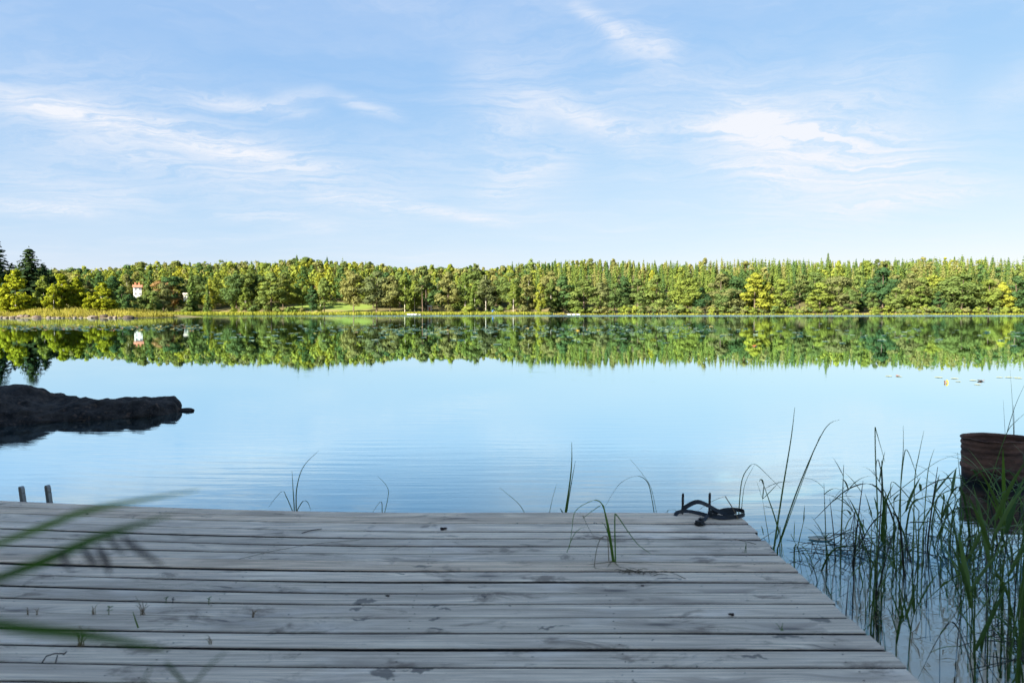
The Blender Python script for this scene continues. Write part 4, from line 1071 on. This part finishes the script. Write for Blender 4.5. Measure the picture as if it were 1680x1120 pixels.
# hand-placed reeds right of the jetty
GS = 'tall reeds right of the jetty'
for lb, Y, px, r_ in (
  ('tall straight reed at the far corner of the jetty', 4.35, [(1270, 900), (1285, 800), (1298, 720), (1304, 668)], .006),
  ('tall reed leaning right with its tip over the lake', 4.30, [(1276, 900), (1310, 800), (1352, 706), (1378, 688)], .0052),
  ('third leaning reed crossing behind the two tall corner reeds', 4.5, [(1282, 885), (1320, 780), (1345, 715)], .003),
  ('folded reed hooking over between black straps and corner reeds', 4.6, [(1212, 845), (1217, 790), (1229, 766), (1240, 762), (1258, 778), (1285, 805)], .0032),
  ('thin twin of the folded reed near the black straps', 4.62, [(1216, 845), (1222, 795), (1238, 762)], .0022),
  ('tall reed snapped at its top with the tip hanging down', 4.1, [(1438, 930), (1440, 840), (1437, 760), (1436, 705), (1437, 706), (1444, 730), (1452, 758)], .0045),
  ('dark reed with a knotted loop at half height', 4.05, [(1440, 920), (1447, 800), (1443, 760), (1438, 757), (1437, 800)], .004),
  ('straight spear shaped reed rising above the reed bed', 4.25, [(1478, 900), (1478, 800), (1482, 740), (1482, 698)], .004),
  ('reed bent over like a hairpin beside the spear shaped reed', 4.2, [(1472, 905), (1478, 800), (1484, 745), (1489, 740), (1500, 768), (1514, 812)], .004),
  ('straight reed right of the hairpin reed', 4.25, [(1499, 905), (1501, 790), (1508, 745), (1516, 706)], .0042),
  ('slender reed leaning right before the barrel', 4.2, [(1514, 890), (1521, 790), (1526, 758), (1533, 736)], .0038),
  ('faint long reed arching towards the barrel', 4.4, [(1455, 820), (1500, 785), (1540, 756), (1580, 743)], .003),
  ('arching reed ending at the barrel wall', 4.3, [(1508, 870), (1530, 830), (1552, 800), (1570, 793), (1588, 796)], .0045),
  ('second arching reed just below the first at the barrel', 4.25, [(1545, 880), (1555, 830), (1563, 800), (1572, 795)], .0035),
  ('upright reed touching the left side of the barrel', 4.4, [(1575, 880), (1577, 800), (1574, 770), (1571, 742)], .0045),
  ('reed triangle broken twice above the water', 4.15, [(1508, 838), (1482, 805), (1463, 790), (1461, 815), (1466, 819), (1484, 803)], .0028),
  ('long reed rising behind the barrel to the right', 7.1, [(1640, 760), (1655, 700), (1668, 660), (1684, 625)], .005),
  ('thick dead reed stem standing behind the barrel', 7.1, [(1664, 760), (1664, 700), (1663, 664)], .0065),
  ('thin tall reed behind the barrel', 7.2, [(1664, 740), (1661, 660), (1657, 605)], .0028),
  ('thin reed left of the dead stem behind the barrel', 7.2, [(1652, 760), (1648, 690), (1646, 656)], .0026),
  ('long reed leaning right over the barrel rim', 4.45, [(1622, 800), (1650, 715), (1668, 690), (1690, 672)], .0035)):
    reed_px(lb, Y, px, r_, (), GS, REEDB if 'dead' in lb or 'dark' in lb or 'knot' in lb else REED, sm=7)
t = reed_px('leafy reed with three spread leaves beside the corner reeds', 4.4, [(1262, 885), (1256, 850), (1251, 818)], .002, [(1, (-.3, .1, 1), .13, .009, .1), (1, (.08, 0, 1), .11, .008, .0), (1, (.9, 0, .9), .16, .011, -.1), (.80, (1, .1, -.15), .09, .014, .3)], GS)

# random reeds: prototypes copied
RP = []
for k in range(16):
    rr = random.Random(50 + k); h = 1.0; lean = rr.uniform(-.25, .25); ly_ = rr.uniform(-.2, .2)
    b = MB(); style = k % 4
    if style == 0: ctrl = [(0, 0, 0), (lean * .3, ly_ * .3, .5), (lean, ly_, 1.0)]; sm = 6
    elif style == 1: ctrl = [(0, 0, 0), (lean * .3, ly_ * .3, .45), (lean * .8, ly_, .8), (lean * 2.2, ly_ * 1.6, .78), (lean * 3.6, ly_ * 2.4, .5)]; sm = 5
    elif style == 2: ctrl = [(0, 0, 0), (lean * .4, ly_ * .4, .62), (lean * .4 + rr.choice((-1, 1)) * rr.uniform(.2, .45), ly_, rr.uniform(.2, .5))]; sm = 0
    else: ctrl = [(0, 0, 0), (lean * .5, ly_ * .5, .5), (lean * 1.6, ly_ * 1.6, .95)]; sm = 6
    pts = spline(ctrl, sm) if sm else [Vector(p_) for p_ in ctrl]
    n = len(pts)
    if sm == 0: b.tube([pts[0], pts[0].lerp(pts[1], .5), pts[1], pts[1].lerp(pts[2], .5), pts[2]], [.005, .0045, .0035, .003, .001], 5)
    else: b.ribbon(pts, [.0165 * (1 - .88 * (i / (n - 1)) ** 1.8) + .0014 for i in range(n)], Vector((1, rr.uniform(-1, 1), 0)), .2)
    stem = b.mesh('stem', True); leaves = []
    for j in range(rr.choice((0, 1, 2, 2, 3)) if style != 2 else rr.choice((0, 0, 1))):
        fr_ = rr.uniform(.35, .95); kk = fr_ * (n - 1); i = min(int(kk), n - 2); p_ = pts[i].lerp(pts[i + 1], kk - i)
        a = rr.uniform(0, 6.28); dr = Vector((math.cos(a), math.sin(a), rr.uniform(.6, 1.8)))
        bb = MB(); bb.ribbon(leaf_pts(p_, dr, rr.uniform(.18, .42), rr.uniform(.2, 1.3)), leaf_w(rr.uniform(.012, .024), 8), dr.cross(Vector((0, 0, 1))), .16); leaves.append(bb.mesh('leaf', True))
    RP.append((stem, leaves, style))
LRR = [('slim upright', 'upright reeds of the bed'), ('arching', 'arching reeds of the bed'), ('snapped', 'snapped reeds of the bed'), ('leaning', 'leaning reeds of the bed')]
def where(x, y):
    if x < 1330: return 'at the far corner of the jetty'
    if y > 985 and x < 1500: return 'close by the plank ends'
    if y > 1010: return 'in the dead tangle nearest the bank'
    if x < 1445: return 'in the clump nearest the jetty'
    if x < 1545: return 'midway between jetty and barrel'
    return 'right in front of the barrel' if x < 1640 else 'before the right half of the barrel'
def rand_reed(x, y, h, k=None):
    p_ = on_z(x, y); k = random.randrange(16) if k is None else k; stem, leaves, st = RP[k]
    zb = float(ground_h(p_.x, p_.y)); H = h - zb
    dark = st == 2 or random.random() < .3
    gp = LRR[st][1]; nl = len(leaves)
    lb = f"{LRR[st][0]} {'dark' if dark else 'green'} reed {('without leaves', 'with one leaf', 'with two leaves', 'with three leaves')[nl]} {where(x, y)}"
    t = thing('reed', lb, 'reed', (p_.x, p_.y, zb - .03), gp, random.uniform(0, 6.28), (min(1, H) * random.uniform(.7, 1.1), min(1, H) * random.uniform(.7, 1.1), H))
    obj('stem', stem, REEDB if dark else REED, t, slot=True)
    for lm in leaves: obj('leaf', lm, REEDL if random.random() < .6 else REED, t, slot=True)
rr = random.Random(77)
spots = []
def cluster(n, mx, sx, my, sy, h0, h1):
    for _ in range(int(n * .76)): spots.append((rr.gauss(mx, sx), rr.gauss(my, sy), rr.uniform(h0, h1)))
cluster(34, 1400, 26, 920, 26, .2, .62)
cluster(40, 1490, 38, 898, 22, .2, .62)
cluster(26, 1560, 30, 900, 26, .2, .6)
cluster(46, 1645, 34, 905, 36, .3, .75)
cluster(34, 1640, 42, 985, 36, .3, .8)
cluster(34, 1655, 36, 1080, 36, .3, .8)
cluster(12, 1283, 12, 902, 9, .15, .45)
cluster(20, 1425, 16, 1005, 20, .2, .5)
cluster(10, 1345, 18, 935, 14, .12, .35)
cluster(14, 1520, 40, 1000, 40, .15, .5)
for x, y, h in spots:
    p_ = on_z(x, y)
    if y < 862 or p_.x < EDGE_X + .06: continue
    if (p_.x - 4.6) ** 2 + (p_.y - 6.5) ** 2 < .13: continue
    rand_reed(x, y, h)
# leafy young reeds close by
def leafy(label, x, y, h, n, W_, spread=.5, seed=0, group='broad leaved young reeds in the shallows', mats=REEDL, L=.34):
    rr = random.Random(seed); p_ = on_z(x, y); zb = float(ground_h(p_.x, p_.y))
    pts = spline([Vector((p_.x, p_.y, zb - .05)), Vector((p_.x + rr.uniform(-.02, .02), p_.y, h * .5)), Vector((p_.x + rr.uniform(-.05, .05), p_.y + rr.uniform(-.03, .03), h))], 5)
    lv = []
    for i in range(n):
        a = i * 2.4 + rr.uniform(-.4, .4) + seed; lv.append((.45 + .55 * i / max(1, n - 1), (math.cos(a) * spread, math.sin(a) * spread * .7, 1), L * rr.uniform(.7, 1.2), W_ * rr.uniform(.8, 1.2), rr.uniform(.1, .9)))
    reed_thing(label, pts, .004, lv, group, REED, mats)
leafy('young reed fan of narrow leaves in the beige shallows at the jetty side', 1475, 1075, .17, 6, .014, .35, 1, L=.24)
leafy('second slender young reed beside the narrow leaved fan', 1488, 1068, .26, 4, .012, .5, 2, L=.22)
leafy('tall leafy reed with broad blades in front of the barrel', 1622, 1080, .66, 7, .026, .5, 3)
leafy('leafy reed with drooping blades right of the tall broad one', 1655, 1060, .60, 6, .026, .6, 4)
leafy('bright bladed reed directly before the barrel wall', 1640, 960, .50, 6, .024, .45, 5, mats=BRIGHT, L=.36)
leafy('yellow green bladed reed at the foot of the barrel', 1672, 950, .42, 5, .022, .5, 6, mats=BRIGHT)
leafy('leafy reed overhanging the bottom tangle of dead stems', 1600, 1130, .42, 6, .024, .6, 7)
leafy('dark leafy reed behind the bottom tangle', 1580, 1000, .36, 5, .02, .5, 8)
leafy('single broad vertical blade standing before the middle reed bed', 1446, 985, .34, 2, .03, .08, 9, L=.3)
leafy('leafy reed with a brown stem beside the deck planks', 1440, 1050, .32, 3, .014, .5, 10, L=.14)
# dead reed litter floating at the waterline
b = MB(); rr = random.Random(13)
for i in range(100):
    u = rr.random()
    if u < .33: x, y = rr.gauss(1400, 35), rr.gauss(905, 12)
    elif u < .55: x, y = rr.gauss(1490, 40), rr.gauss(895, 22)
    elif u < .8: x, y = rr.uniform(1540, 1720), rr.gauss(925, 30)
    else: x, y = rr.gauss(1660, 30), rr.gauss(1075, 22)
    p_ = on_z(x, max(868, y))
    if p_.x < EDGE_X + .12 or (p_.x - 4.6) ** 2 + (p_.y - 6.5) ** 2 < .12: continue
    a = rr.uniform(0, 6.28); L = rr.uniform(.10, .45); d_ = Vector((math.cos(a), math.sin(a), 0)) * L / 2; z = rr.uniform(.002, .03)
    mid = Vector((rr.gauss(0, .05), rr.gauss(0, .05), rr.uniform(0, .10)))
    b.tube([p_ - d_ + Vector((0, 0, z)), p_ + mid + Vector((0, 0, z)), p_ + d_ + Vector((0, 0, rr.uniform(-.01, .04)))], [.0024, .0024, .0012], 4)
tag(obj('reed_litter', b.mesh('reed_litter'), REEDB), 'tangled dead reed stems floating among the reeds', 'litter', kind='stuff')
b = MB()
for i in range(60):
    x, y = rr.uniform(1340, 1690), rr.uniform(880, 1110); p_ = on_z(x, y)
    if p_.x < EDGE_X + .12 or (p_.x - 4.6) ** 2 + (p_.y - 6.5) ** 2 < .12: continue
    a = rr.uniform(0, 6.28); L = rr.uniform(.05, .2); d_ = Vector((math.cos(a), math.sin(a), 0)) * L / 2
    b.ribbon([p_ - d_ + Vector((0, 0, .004)), p_ + Vector((rr.gauss(0, .02), rr.gauss(0, .02), .008)), p_ + d_ + Vector((0, 0, .004))], [.004, .007, .002], Vector((-d_.y, d_.x, 0)).normalized(), .05)
tag(obj('straw_litter', b.mesh('straw_litter'), STRAW), 'pale straw pieces floating among the reeds', 'litter', kind='stuff')

# ------------------------------------------------------------------ things on the jetty
BLACK = simple('black_webbing', (.010, .011, .012), .55, .3, 60, bump=.3, spec=.5)
def flat_ribbon(b, pts, w_, side, th=.0016):
    n = len(pts); V = []; Fq = []
    for i, p_ in enumerate(pts):
        t_ = (pts[min(i + 1, n - 1)] - pts[max(i - 1, 0)]).normalized(); s_ = side[i] if isinstance(side, list) else side
        s_ = (s_ - t_ * s_.dot(t_)).normalized(); n_ = t_.cross(s_)
        V += [p_ - s_ * w_ / 2 - n_ * th, p_ + s_ * w_ / 2 - n_ * th, p_ + s_ * w_ / 2 + n_ * th, p_ - s_ * w_ / 2 + n_ * th]
    for i in range(n - 1):
        for j in range(4): Fq.append((i * 4 + j, i * 4 + (j + 1) % 4, i * 4 + 4 + (j + 1) % 4, i * 4 + 4 + j))
    Fq += [(3, 2, 1, 0), tuple((n - 1) * 4 + j for j in range(4))]; b.add(V, Fq)
sb = on_z(1165, 848, DECK)
strap = thing('strap_coil', 'tangled black webbing straps lying on the far corner of the jetty', 'strap', sb)
def strap_part(name, px, w_, side, sm=6):
    pts = spline([on_y(x, y, Yq) - sb for x, y, Yq in px], sm); b = MB(); flat_ribbon(b, pts, w_ * .8, side); return obj(name, b.mesh(name), BLACK, strap)
YD = sb.y
strap_part('strap', [(1118, 842, YD), (1122, 834, YD), (1134, 826, YD), (1146, 823, YD), (1160, 828, YD + .02), (1176, 837, YD + .03), (1192, 842, YD + .02), (1208, 838, YD)], .034, Vector((0, .6, .8)))
strap_part('strap', [(1170, 842, YD + .02), (1190, 836, YD + .06), (1212, 836, YD + .06), (1221, 840, YD + .02), (1218, 845, YD - .03), (1200, 848, YD - .05), (1180, 847.5, YD - .05), (1162, 843, YD - .02), (1172, 838, YD + .03), (1195, 840, YD + .03)], .030, Vector((0, .35, 1)))
strap_part('strap', [(1108, 846, YD + .03), (1112, 840, YD + .05), (1126, 838, YD + .06), (1145, 841, YD + .03), (1160, 845, YD - .02), (1186, 849, YD - .06), (1206, 846, YD - .02)], .030, Vector((0, .8, .6)))
strap_part('strap', [(1164, 843, YD - .02), (1158, 849, YD - .06), (1153, 856, YD - .10), (1149, 861, YD - .14)], .026, Vector((.9, .4, .1)))
b = MB(); pe = on_z(1148, 862, DECK) - sb; b.box((pe.x, pe.y, .018), (.045, .03, .028), .5); b.box((pe.x + .012, pe.y + .018, .034), (.03, .02, .014), .9); b.tube([pe + Vector((-.03, 0, .012)), pe + Vector((0, -.022, .02)), pe + Vector((.03, -.006, .012))], .007, 6); obj('buckle', b.mesh('buckle'), BLACK, strap)
for (x, yt, w_, lb) in ((1120, 809, .008, 'short dark mooring stake behind the black straps'), (1164, 808, .008, 'brown mooring stake rising behind the middle of the black straps')):
    p_ = on_y(x, yt, YD + .22); b = MB(); b.tube([(0, 0, -.7 - p_.z), (0, 0, -.3), (.002, 0, -.01), (.003, 0, 0)], [w_, w_, w_, w_ * .7], 8); o_ = obj('mooring_stake', b.mesh('mooring_stake', True), WOODDARK, None, p_); tag(o_, lb, 'stake')
reed_px('yellowing reed bent across the black straps', 4.12, [(1218, 866), (1206, 840), (1192, 817), (1188, 814), (1168, 822), (1146, 836), (1128, 845)], .0028, (), None, STRAW, 5)

def blades(name, label, base_px, blds, mat, cat='grass', z=DECK, group=None):
    """blds: list of (pixel path, depth shift, half width, material)"""
    p0 = on_z(*base_px, z); t = thing(name, label, cat, p0, group)
    for path, dY, w_, mt in blds:
        pts = spline([on_y(x, y, p0.y + dY * (i / (len(path) - 1))) - p0 for i, (x, y) in enumerate(path)], 6); n = len(pts)
        for p_ in pts: p_.z = max(p_.z, .002)
        b = MB(); b.ribbon(pts, [w_ * (1 - .85 * (i / (n - 1)) ** 1.5) + .0006 for i in range(n)], Vector((1, .3, .1)), .15); obj('blade', b.mesh('blade', True), mt, t)
    return t
blades('grass_tuft', 'green grass tuft with dry trailing roots growing through the planks', (1008, 922), [
    ([(1008, 922), (1000, 870), (990, 832), (981, 821), (968, 822), (944, 838), (938, 870), (934, 900)], -.05, .006, BRIGHT),
    ([(1006, 922), (998, 870), (992, 838), (988, 828), (975, 835), (956, 850)], .0, .009, BRIGHT),
    ([(1010, 922), (1009, 880), (1009, 846), (1012, 845), (1028, 868), (1046, 892), (1068, 908)], .03, .007, BRIGHT),
    ([(1005, 920), (1001, 890), (996, 870), (990, 858), (982, 856)], .02, .005, BRIGHT),
    ([(1007, 922), (1002, 890), (999, 866)], 0, .008, BRIGHT),
    ([(999, 920), (998, 898), (996, 880), (985, 884), (978, 905), (975, 935), (980, 944), (1010, 949), (1045, 948)], -.12, .0045, STRAW),
    ([(1004, 920), (990, 926), (972, 932), (963, 936)], -.04, .005, STRAW),
    ([(1003, 921), (999, 930), (996, 940)], -.08, .005, STRAW), ([(1008, 922), (1012, 932), (1016, 938)], -.07, .0045, STRAW),
    ([(1012, 922), (1030, 926), (1052, 932), (1074, 930)], -.03, .004, STRAW),
    ([(1002, 940), (1030, 944), (1056, 938), (1076, 929)], 0.0, .0045, STRAW),
    ([(960, 850), (956, 846), (966, 866), (980, 890)], .03, .002, STRAW),
    ([(930, 906), (940, 880), (950, 868), (962, 864)], .02, .003, BRIGHT)], BRIGHT)
p_ = on_z(1045, 940, DECK); b = MB(); rr = random.Random(3)
for i in range(46):
    a = rr.uniform(0, 6.28); c_ = Vector((rr.gauss(0, .035), rr.gauss(0, .018), .004)); d_ = Vector((math.cos(a), math.sin(a) * .6, rr.uniform(0, .25))) * rr.uniform(.02, .07)
    b.tube([c_, c_ + d_ * .5 + Vector((0, 0, .006)), c_ + d_], .0011, 4)
tag(obj('root_mat', b.mesh('root_mat'), STRAW, None, p_), 'small mat of dry brown roots right of the grass tuft', 'roots')
def weed(label, x, y, hpx, n, mat, seed, cat='weed', spread=1.0):
    rr = random.Random(seed); p0 = on_z(x, y, DECK); s_ = p0.y / F; t = thing('weed', label, cat, p0)
    for i in range(n):
        dx = rr.gauss(0, .35) * spread; L = hpx * s_ * rr.uniform(.5, 1.1)
        pts = spline([Vector((rr.gauss(0, .008), 0, -.015)), Vector((dx * L * .4, rr.gauss(0, .15) * L, L * .6)), Vector((dx * L, rr.gauss(0, .3) * L, L * rr.uniform(.7, 1)))], 3)
        b = MB(); b.ribbon(pts, [.0028 * (1 - .8 * k / 6) + .0004 for k in range(7)], Vector((1, .2, 0)), .1); obj('blade', b.mesh('blade'), mat, t)
def sprout(label, x, y, hpx, seed, mat):
    rr = random.Random(seed); p0 = on_z(x, y, DECK); s_ = p0.y / F; h = hpx * s_; t = thing('sprout', label, 'weed', p0)
    b = MB(); b.tube([(0, 0, -.02), (.002, 0, h * .5), (.004, 0, h)], .0015, 5); obj('stem', b.mesh('stem'), mat, t)
    for i in range(6):
        a = i * 2.4; zz_ = h * rr.uniform(.4, 1); dr = Vector((math.cos(a), math.sin(a), .35))
        b = MB(); b.ribbon(leaf_pts((.003, 0, zz_), dr, h * rr.uniform(.35, .6), .6, 4), [.003, h * .22, h * .26, h * .16, .0005], dr.cross(Vector((0, 0, 1))), .12); obj('leaf', b.mesh('leaf', True), mat, t)
weed('thin dry grass wisps in the gap left of the small green sprout', 153, 1007, 22, 6, STRAW, 1)
weed('brownish seedling tuft right of the small green sprout', 233, 1006, 26, 9, STRAW, 2)
weed('spiky grass tuft growing from the gap behind the fallen twig', 133, 1058, 34, 14, STRAW, 3, spread=1.6)
weed('dry wisps at the plank gap far from the sprouts', 415, 1010, 14, 7, STRAW, 4, spread=1.6)
weed('tiny faded wisps on the left part of the deck', 46, 1008, 16, 3, STRAW, 5)
weed('faded wisps beside the tiny left wisps', 62, 1008, 18, 3, STRAW, 6)
weed('dry stalks dotted with seeds before the wide plank gap', 345, 1056, 16, 6, STRAW, 7, spread=2)
weed('pair of short green blades near the right side of the deck', 1281, 1034, 18, 4, BRIGHT, 8)
weed('thin green wisp near the right edge of the far planks', 1224, 906, 26, 3, REEDL, 9, spread=.3)
sprout('small green sprout with a few leaves in a plank gap', 178, 1007, 14, 1, REEDL)
sprout('low dark leafy sprout clump in a plank gap', 272, 987, 9, 2, REED)
sprout('tiny reddish sprout beside the dark leafy clump', 283, 987, 8, 3, PLUME)
sprout('lone little sprout leaning right in the upper plank gap', 342, 989, 10, 4, REED)
blades('grass_tuft', 'single short green blade lying on the deck by the sprouts', (226, 1030), [([(227, 1030), (222, 1016), (218, 1003)], 0, .006, REEDL)], REEDL)
# bark chip, twig, dry stems
def chip(label, x, y, s_, seed, mat, name='bark_chip'):
    rr = random.Random(seed); p0 = on_z(x, y, DECK + .003); b = MB(); n = 9; V = []
    for z_, k in ((0, .8), (.35, 1.0), (.6, .55)):
        for i in range(n): a = 2 * math.pi * i / n; q_ = k * (1 + .3 * math.sin(3 * a + seed) + .15 * rr.uniform(-1, 1)); V.append((s_ * q_ * math.cos(a), s_ * .55 * q_ * math.sin(a), s_ * (z_ + .25 * abs(math.cos(a)) * k)))
    Fq = [(i, (i + 1) % n, n + (i + 1) % n, n + i) for i in range(n)] + [(n + i, n + (i + 1) % n, 2 * n + (i + 1) % n, 2 * n + i) for i in range(n)] + [tuple(reversed(range(n))), tuple(2 * n + i for i in range(n))]
    b.add(V, Fq); return tag(obj(name, b.mesh(name), mat, None, p0), label, 'debris')
DEADBR = simple('dead_brown', (.045, .026, .02), .9, .4, 60, bump=.4)
chip('dark brown bark chip lying on the second plank', 727, 869, .022, 1, DEADBR)
chip('tiny dark pebble on a plank near the ladder', 143, 843.5, .009, 2, DEADBR, 'pebble')
chip('small dark cone scale on the planks right of the damp marks', 636, 978, .010, 3, DEADBR, 'cone_scale')
chip('dark crumb on the plank right of the grass tuft', 1054, 961, .008, 4, DEADBR, 'crumb')
chip('flat dark chip stuck in the gap near the right edge', 1200, 1009, .013, 5, DEADBR)
def twig(label, px, r_, z=DECK, name='twig', mat=DEADBR, cat='twig'):
    p0 = on_z(*px[0][:2], z); b = MB()
    for chain in px[1]:
        pts = [on_z(x, y, z) + Vector((0, 0, .003 + dz)) - p0 for x, y, dz in chain]; b.tube(pts, r_, 5)
    return tag(obj(name, b.mesh(name, True), mat, None, p0), label, cat)
twig('dark crooked twig standing up on the deck in front of the weeds', ((68, 1089), [[(68, 1089, 0), (76, 1086, .02), (90, 1086, .03), (106, 1086, .03)], [(91, 1089, 0), (95, 1086, .025)], [(106, 1086, .03), (110, 1082, .028), (104, 1080, .012)]]), .0022)
twig('long thin dry stalk lying across the planks behind the weeds', ((392, 918), [[(390, 918, 0), (450, 905, .004), (520, 893, .004), (590, 886, 0)]]), .0011, mat=STRAW, name='dry_stalk')
twig('short dark twig on the planks beside the long dry stalk', ((500, 874), [[(495, 875, 0), (512, 871, .005), (528, 868, 0)]]), .002)
twig('thin dry stalk lying by the edge planks near the black straps', ((1208, 884), [[(1205, 885, 0), (1225, 890, .004), (1240, 893, 0)]]), .0018, mat=STRAW, name='dry_stalk')
twig('curled dry stalk on the planks right of the root mat', ((1080, 945), [[(1070, 942, 0), (1090, 940, .01), (1110, 944, .004), (1125, 950, 0)]]), .0014, mat=STRAW, name='dry_stalk')

# ------------------------------------------------------------------ near reeds beside the viewer (out of focus)
def near_reed(label, X, Y, zt, leaves, plume=None):
    zb = float(ground_h(X, Y)); t = thing('reed', label, 'reed', (X, Y, zb), 'reeds close beside the viewer')
    b = MB(); b.tube([(0, 0, -.05), (.01, 0, (zt - zb) * .5), (.03, .02, zt - zb)], [.005, .004, .002], 6); obj('stem', b.mesh('stem', True), REEDL, t)
    for path, w_, mt in leaves:
        pts = spline([on_y(x, y, Yq) - Vector((X, Y, zb)) for x, y, Yq in path], 6); n = len(pts)
        b = MB(); b.ribbon(pts, [w_ * (.5 + .5 * min(1, i / (n * .25))) * (1 - (i / (n - 1)) ** 2.5) + .0005 for i in range(n)], Vector((.2, .3, 1)), .12); obj('leaf', b.mesh('leaf', True), mt, t)
    for path, w_ in (plume or ()):
        pts = spline([on_y(x, y, Yq) - Vector((X, Y, zb)) for x, y, Yq in path], 5); b = MB(); n = len(pts)
        b.tube(pts, [w_ * math.sin(math.pi * min(.97, .08 + .9 * i / (n - 1))) + .0004 for i in range(n)], 5); obj('spikelet', b.mesh('spikelet', True), PLUME, t)
near_reed('blurred green reed with purple drooping seed head close to the viewer', -.55, .45, 1.5,
    [([(-60, 968, 0.409), (60, 925, 0.409), (150, 885, 0.422), (220, 862, 0.436), (285, 843, 0.462)], .0064, BRIGHT)],
    [([(200, 880, 0.429), (222, 898, 0.429), (268, 928, 0.436)], .0016), ([(158, 895, 0.422), (172, 915, 0.422), (180, 942, 0.422)], .0017), ([(135, 898, 0.416), (148, 915, 0.416), (160, 930, 0.416)], .0016), ([(178, 882, 0.429), (190, 895, 0.429), (206, 908, 0.429)], .0012), ([(100, 905, 0.409), (108, 922, 0.409), (118, 934, 0.409)], .0012)])
near_reed('blurred reed whose leaf reaches over the far jetty edge', -.62, .56, 1.5,
    [([(-40, 905, 0.462), (60, 868, 0.475), (140, 838, 0.488), (230, 820, 0.515), (330, 803, 0.554)], .0048, BRIGHT)])
near_reed('blurred low reed with a downcurved leaf beside the viewer', -.52, .41, 1.3,
    [([(-60, 1012, 0.330), (40, 1030, 0.343), (130, 1040, 0.356), (210, 1052, 0.383), (275, 1066, 0.409)], .0056, BRIGHT)])
near_reed('thin blurred bent grass stem at the lower border of the view', -.36, .53, 1.2,
    [([(230, 1130, 0.515), (245, 1100, 0.515), (252, 1085, 0.515)], .0022, REED), ([(272, 1085, 0.528), (290, 1105, 0.528), (312, 1125, 0.528), (345, 1090, 0.528), (375, 1065, 0.528)], .0022, REED)])
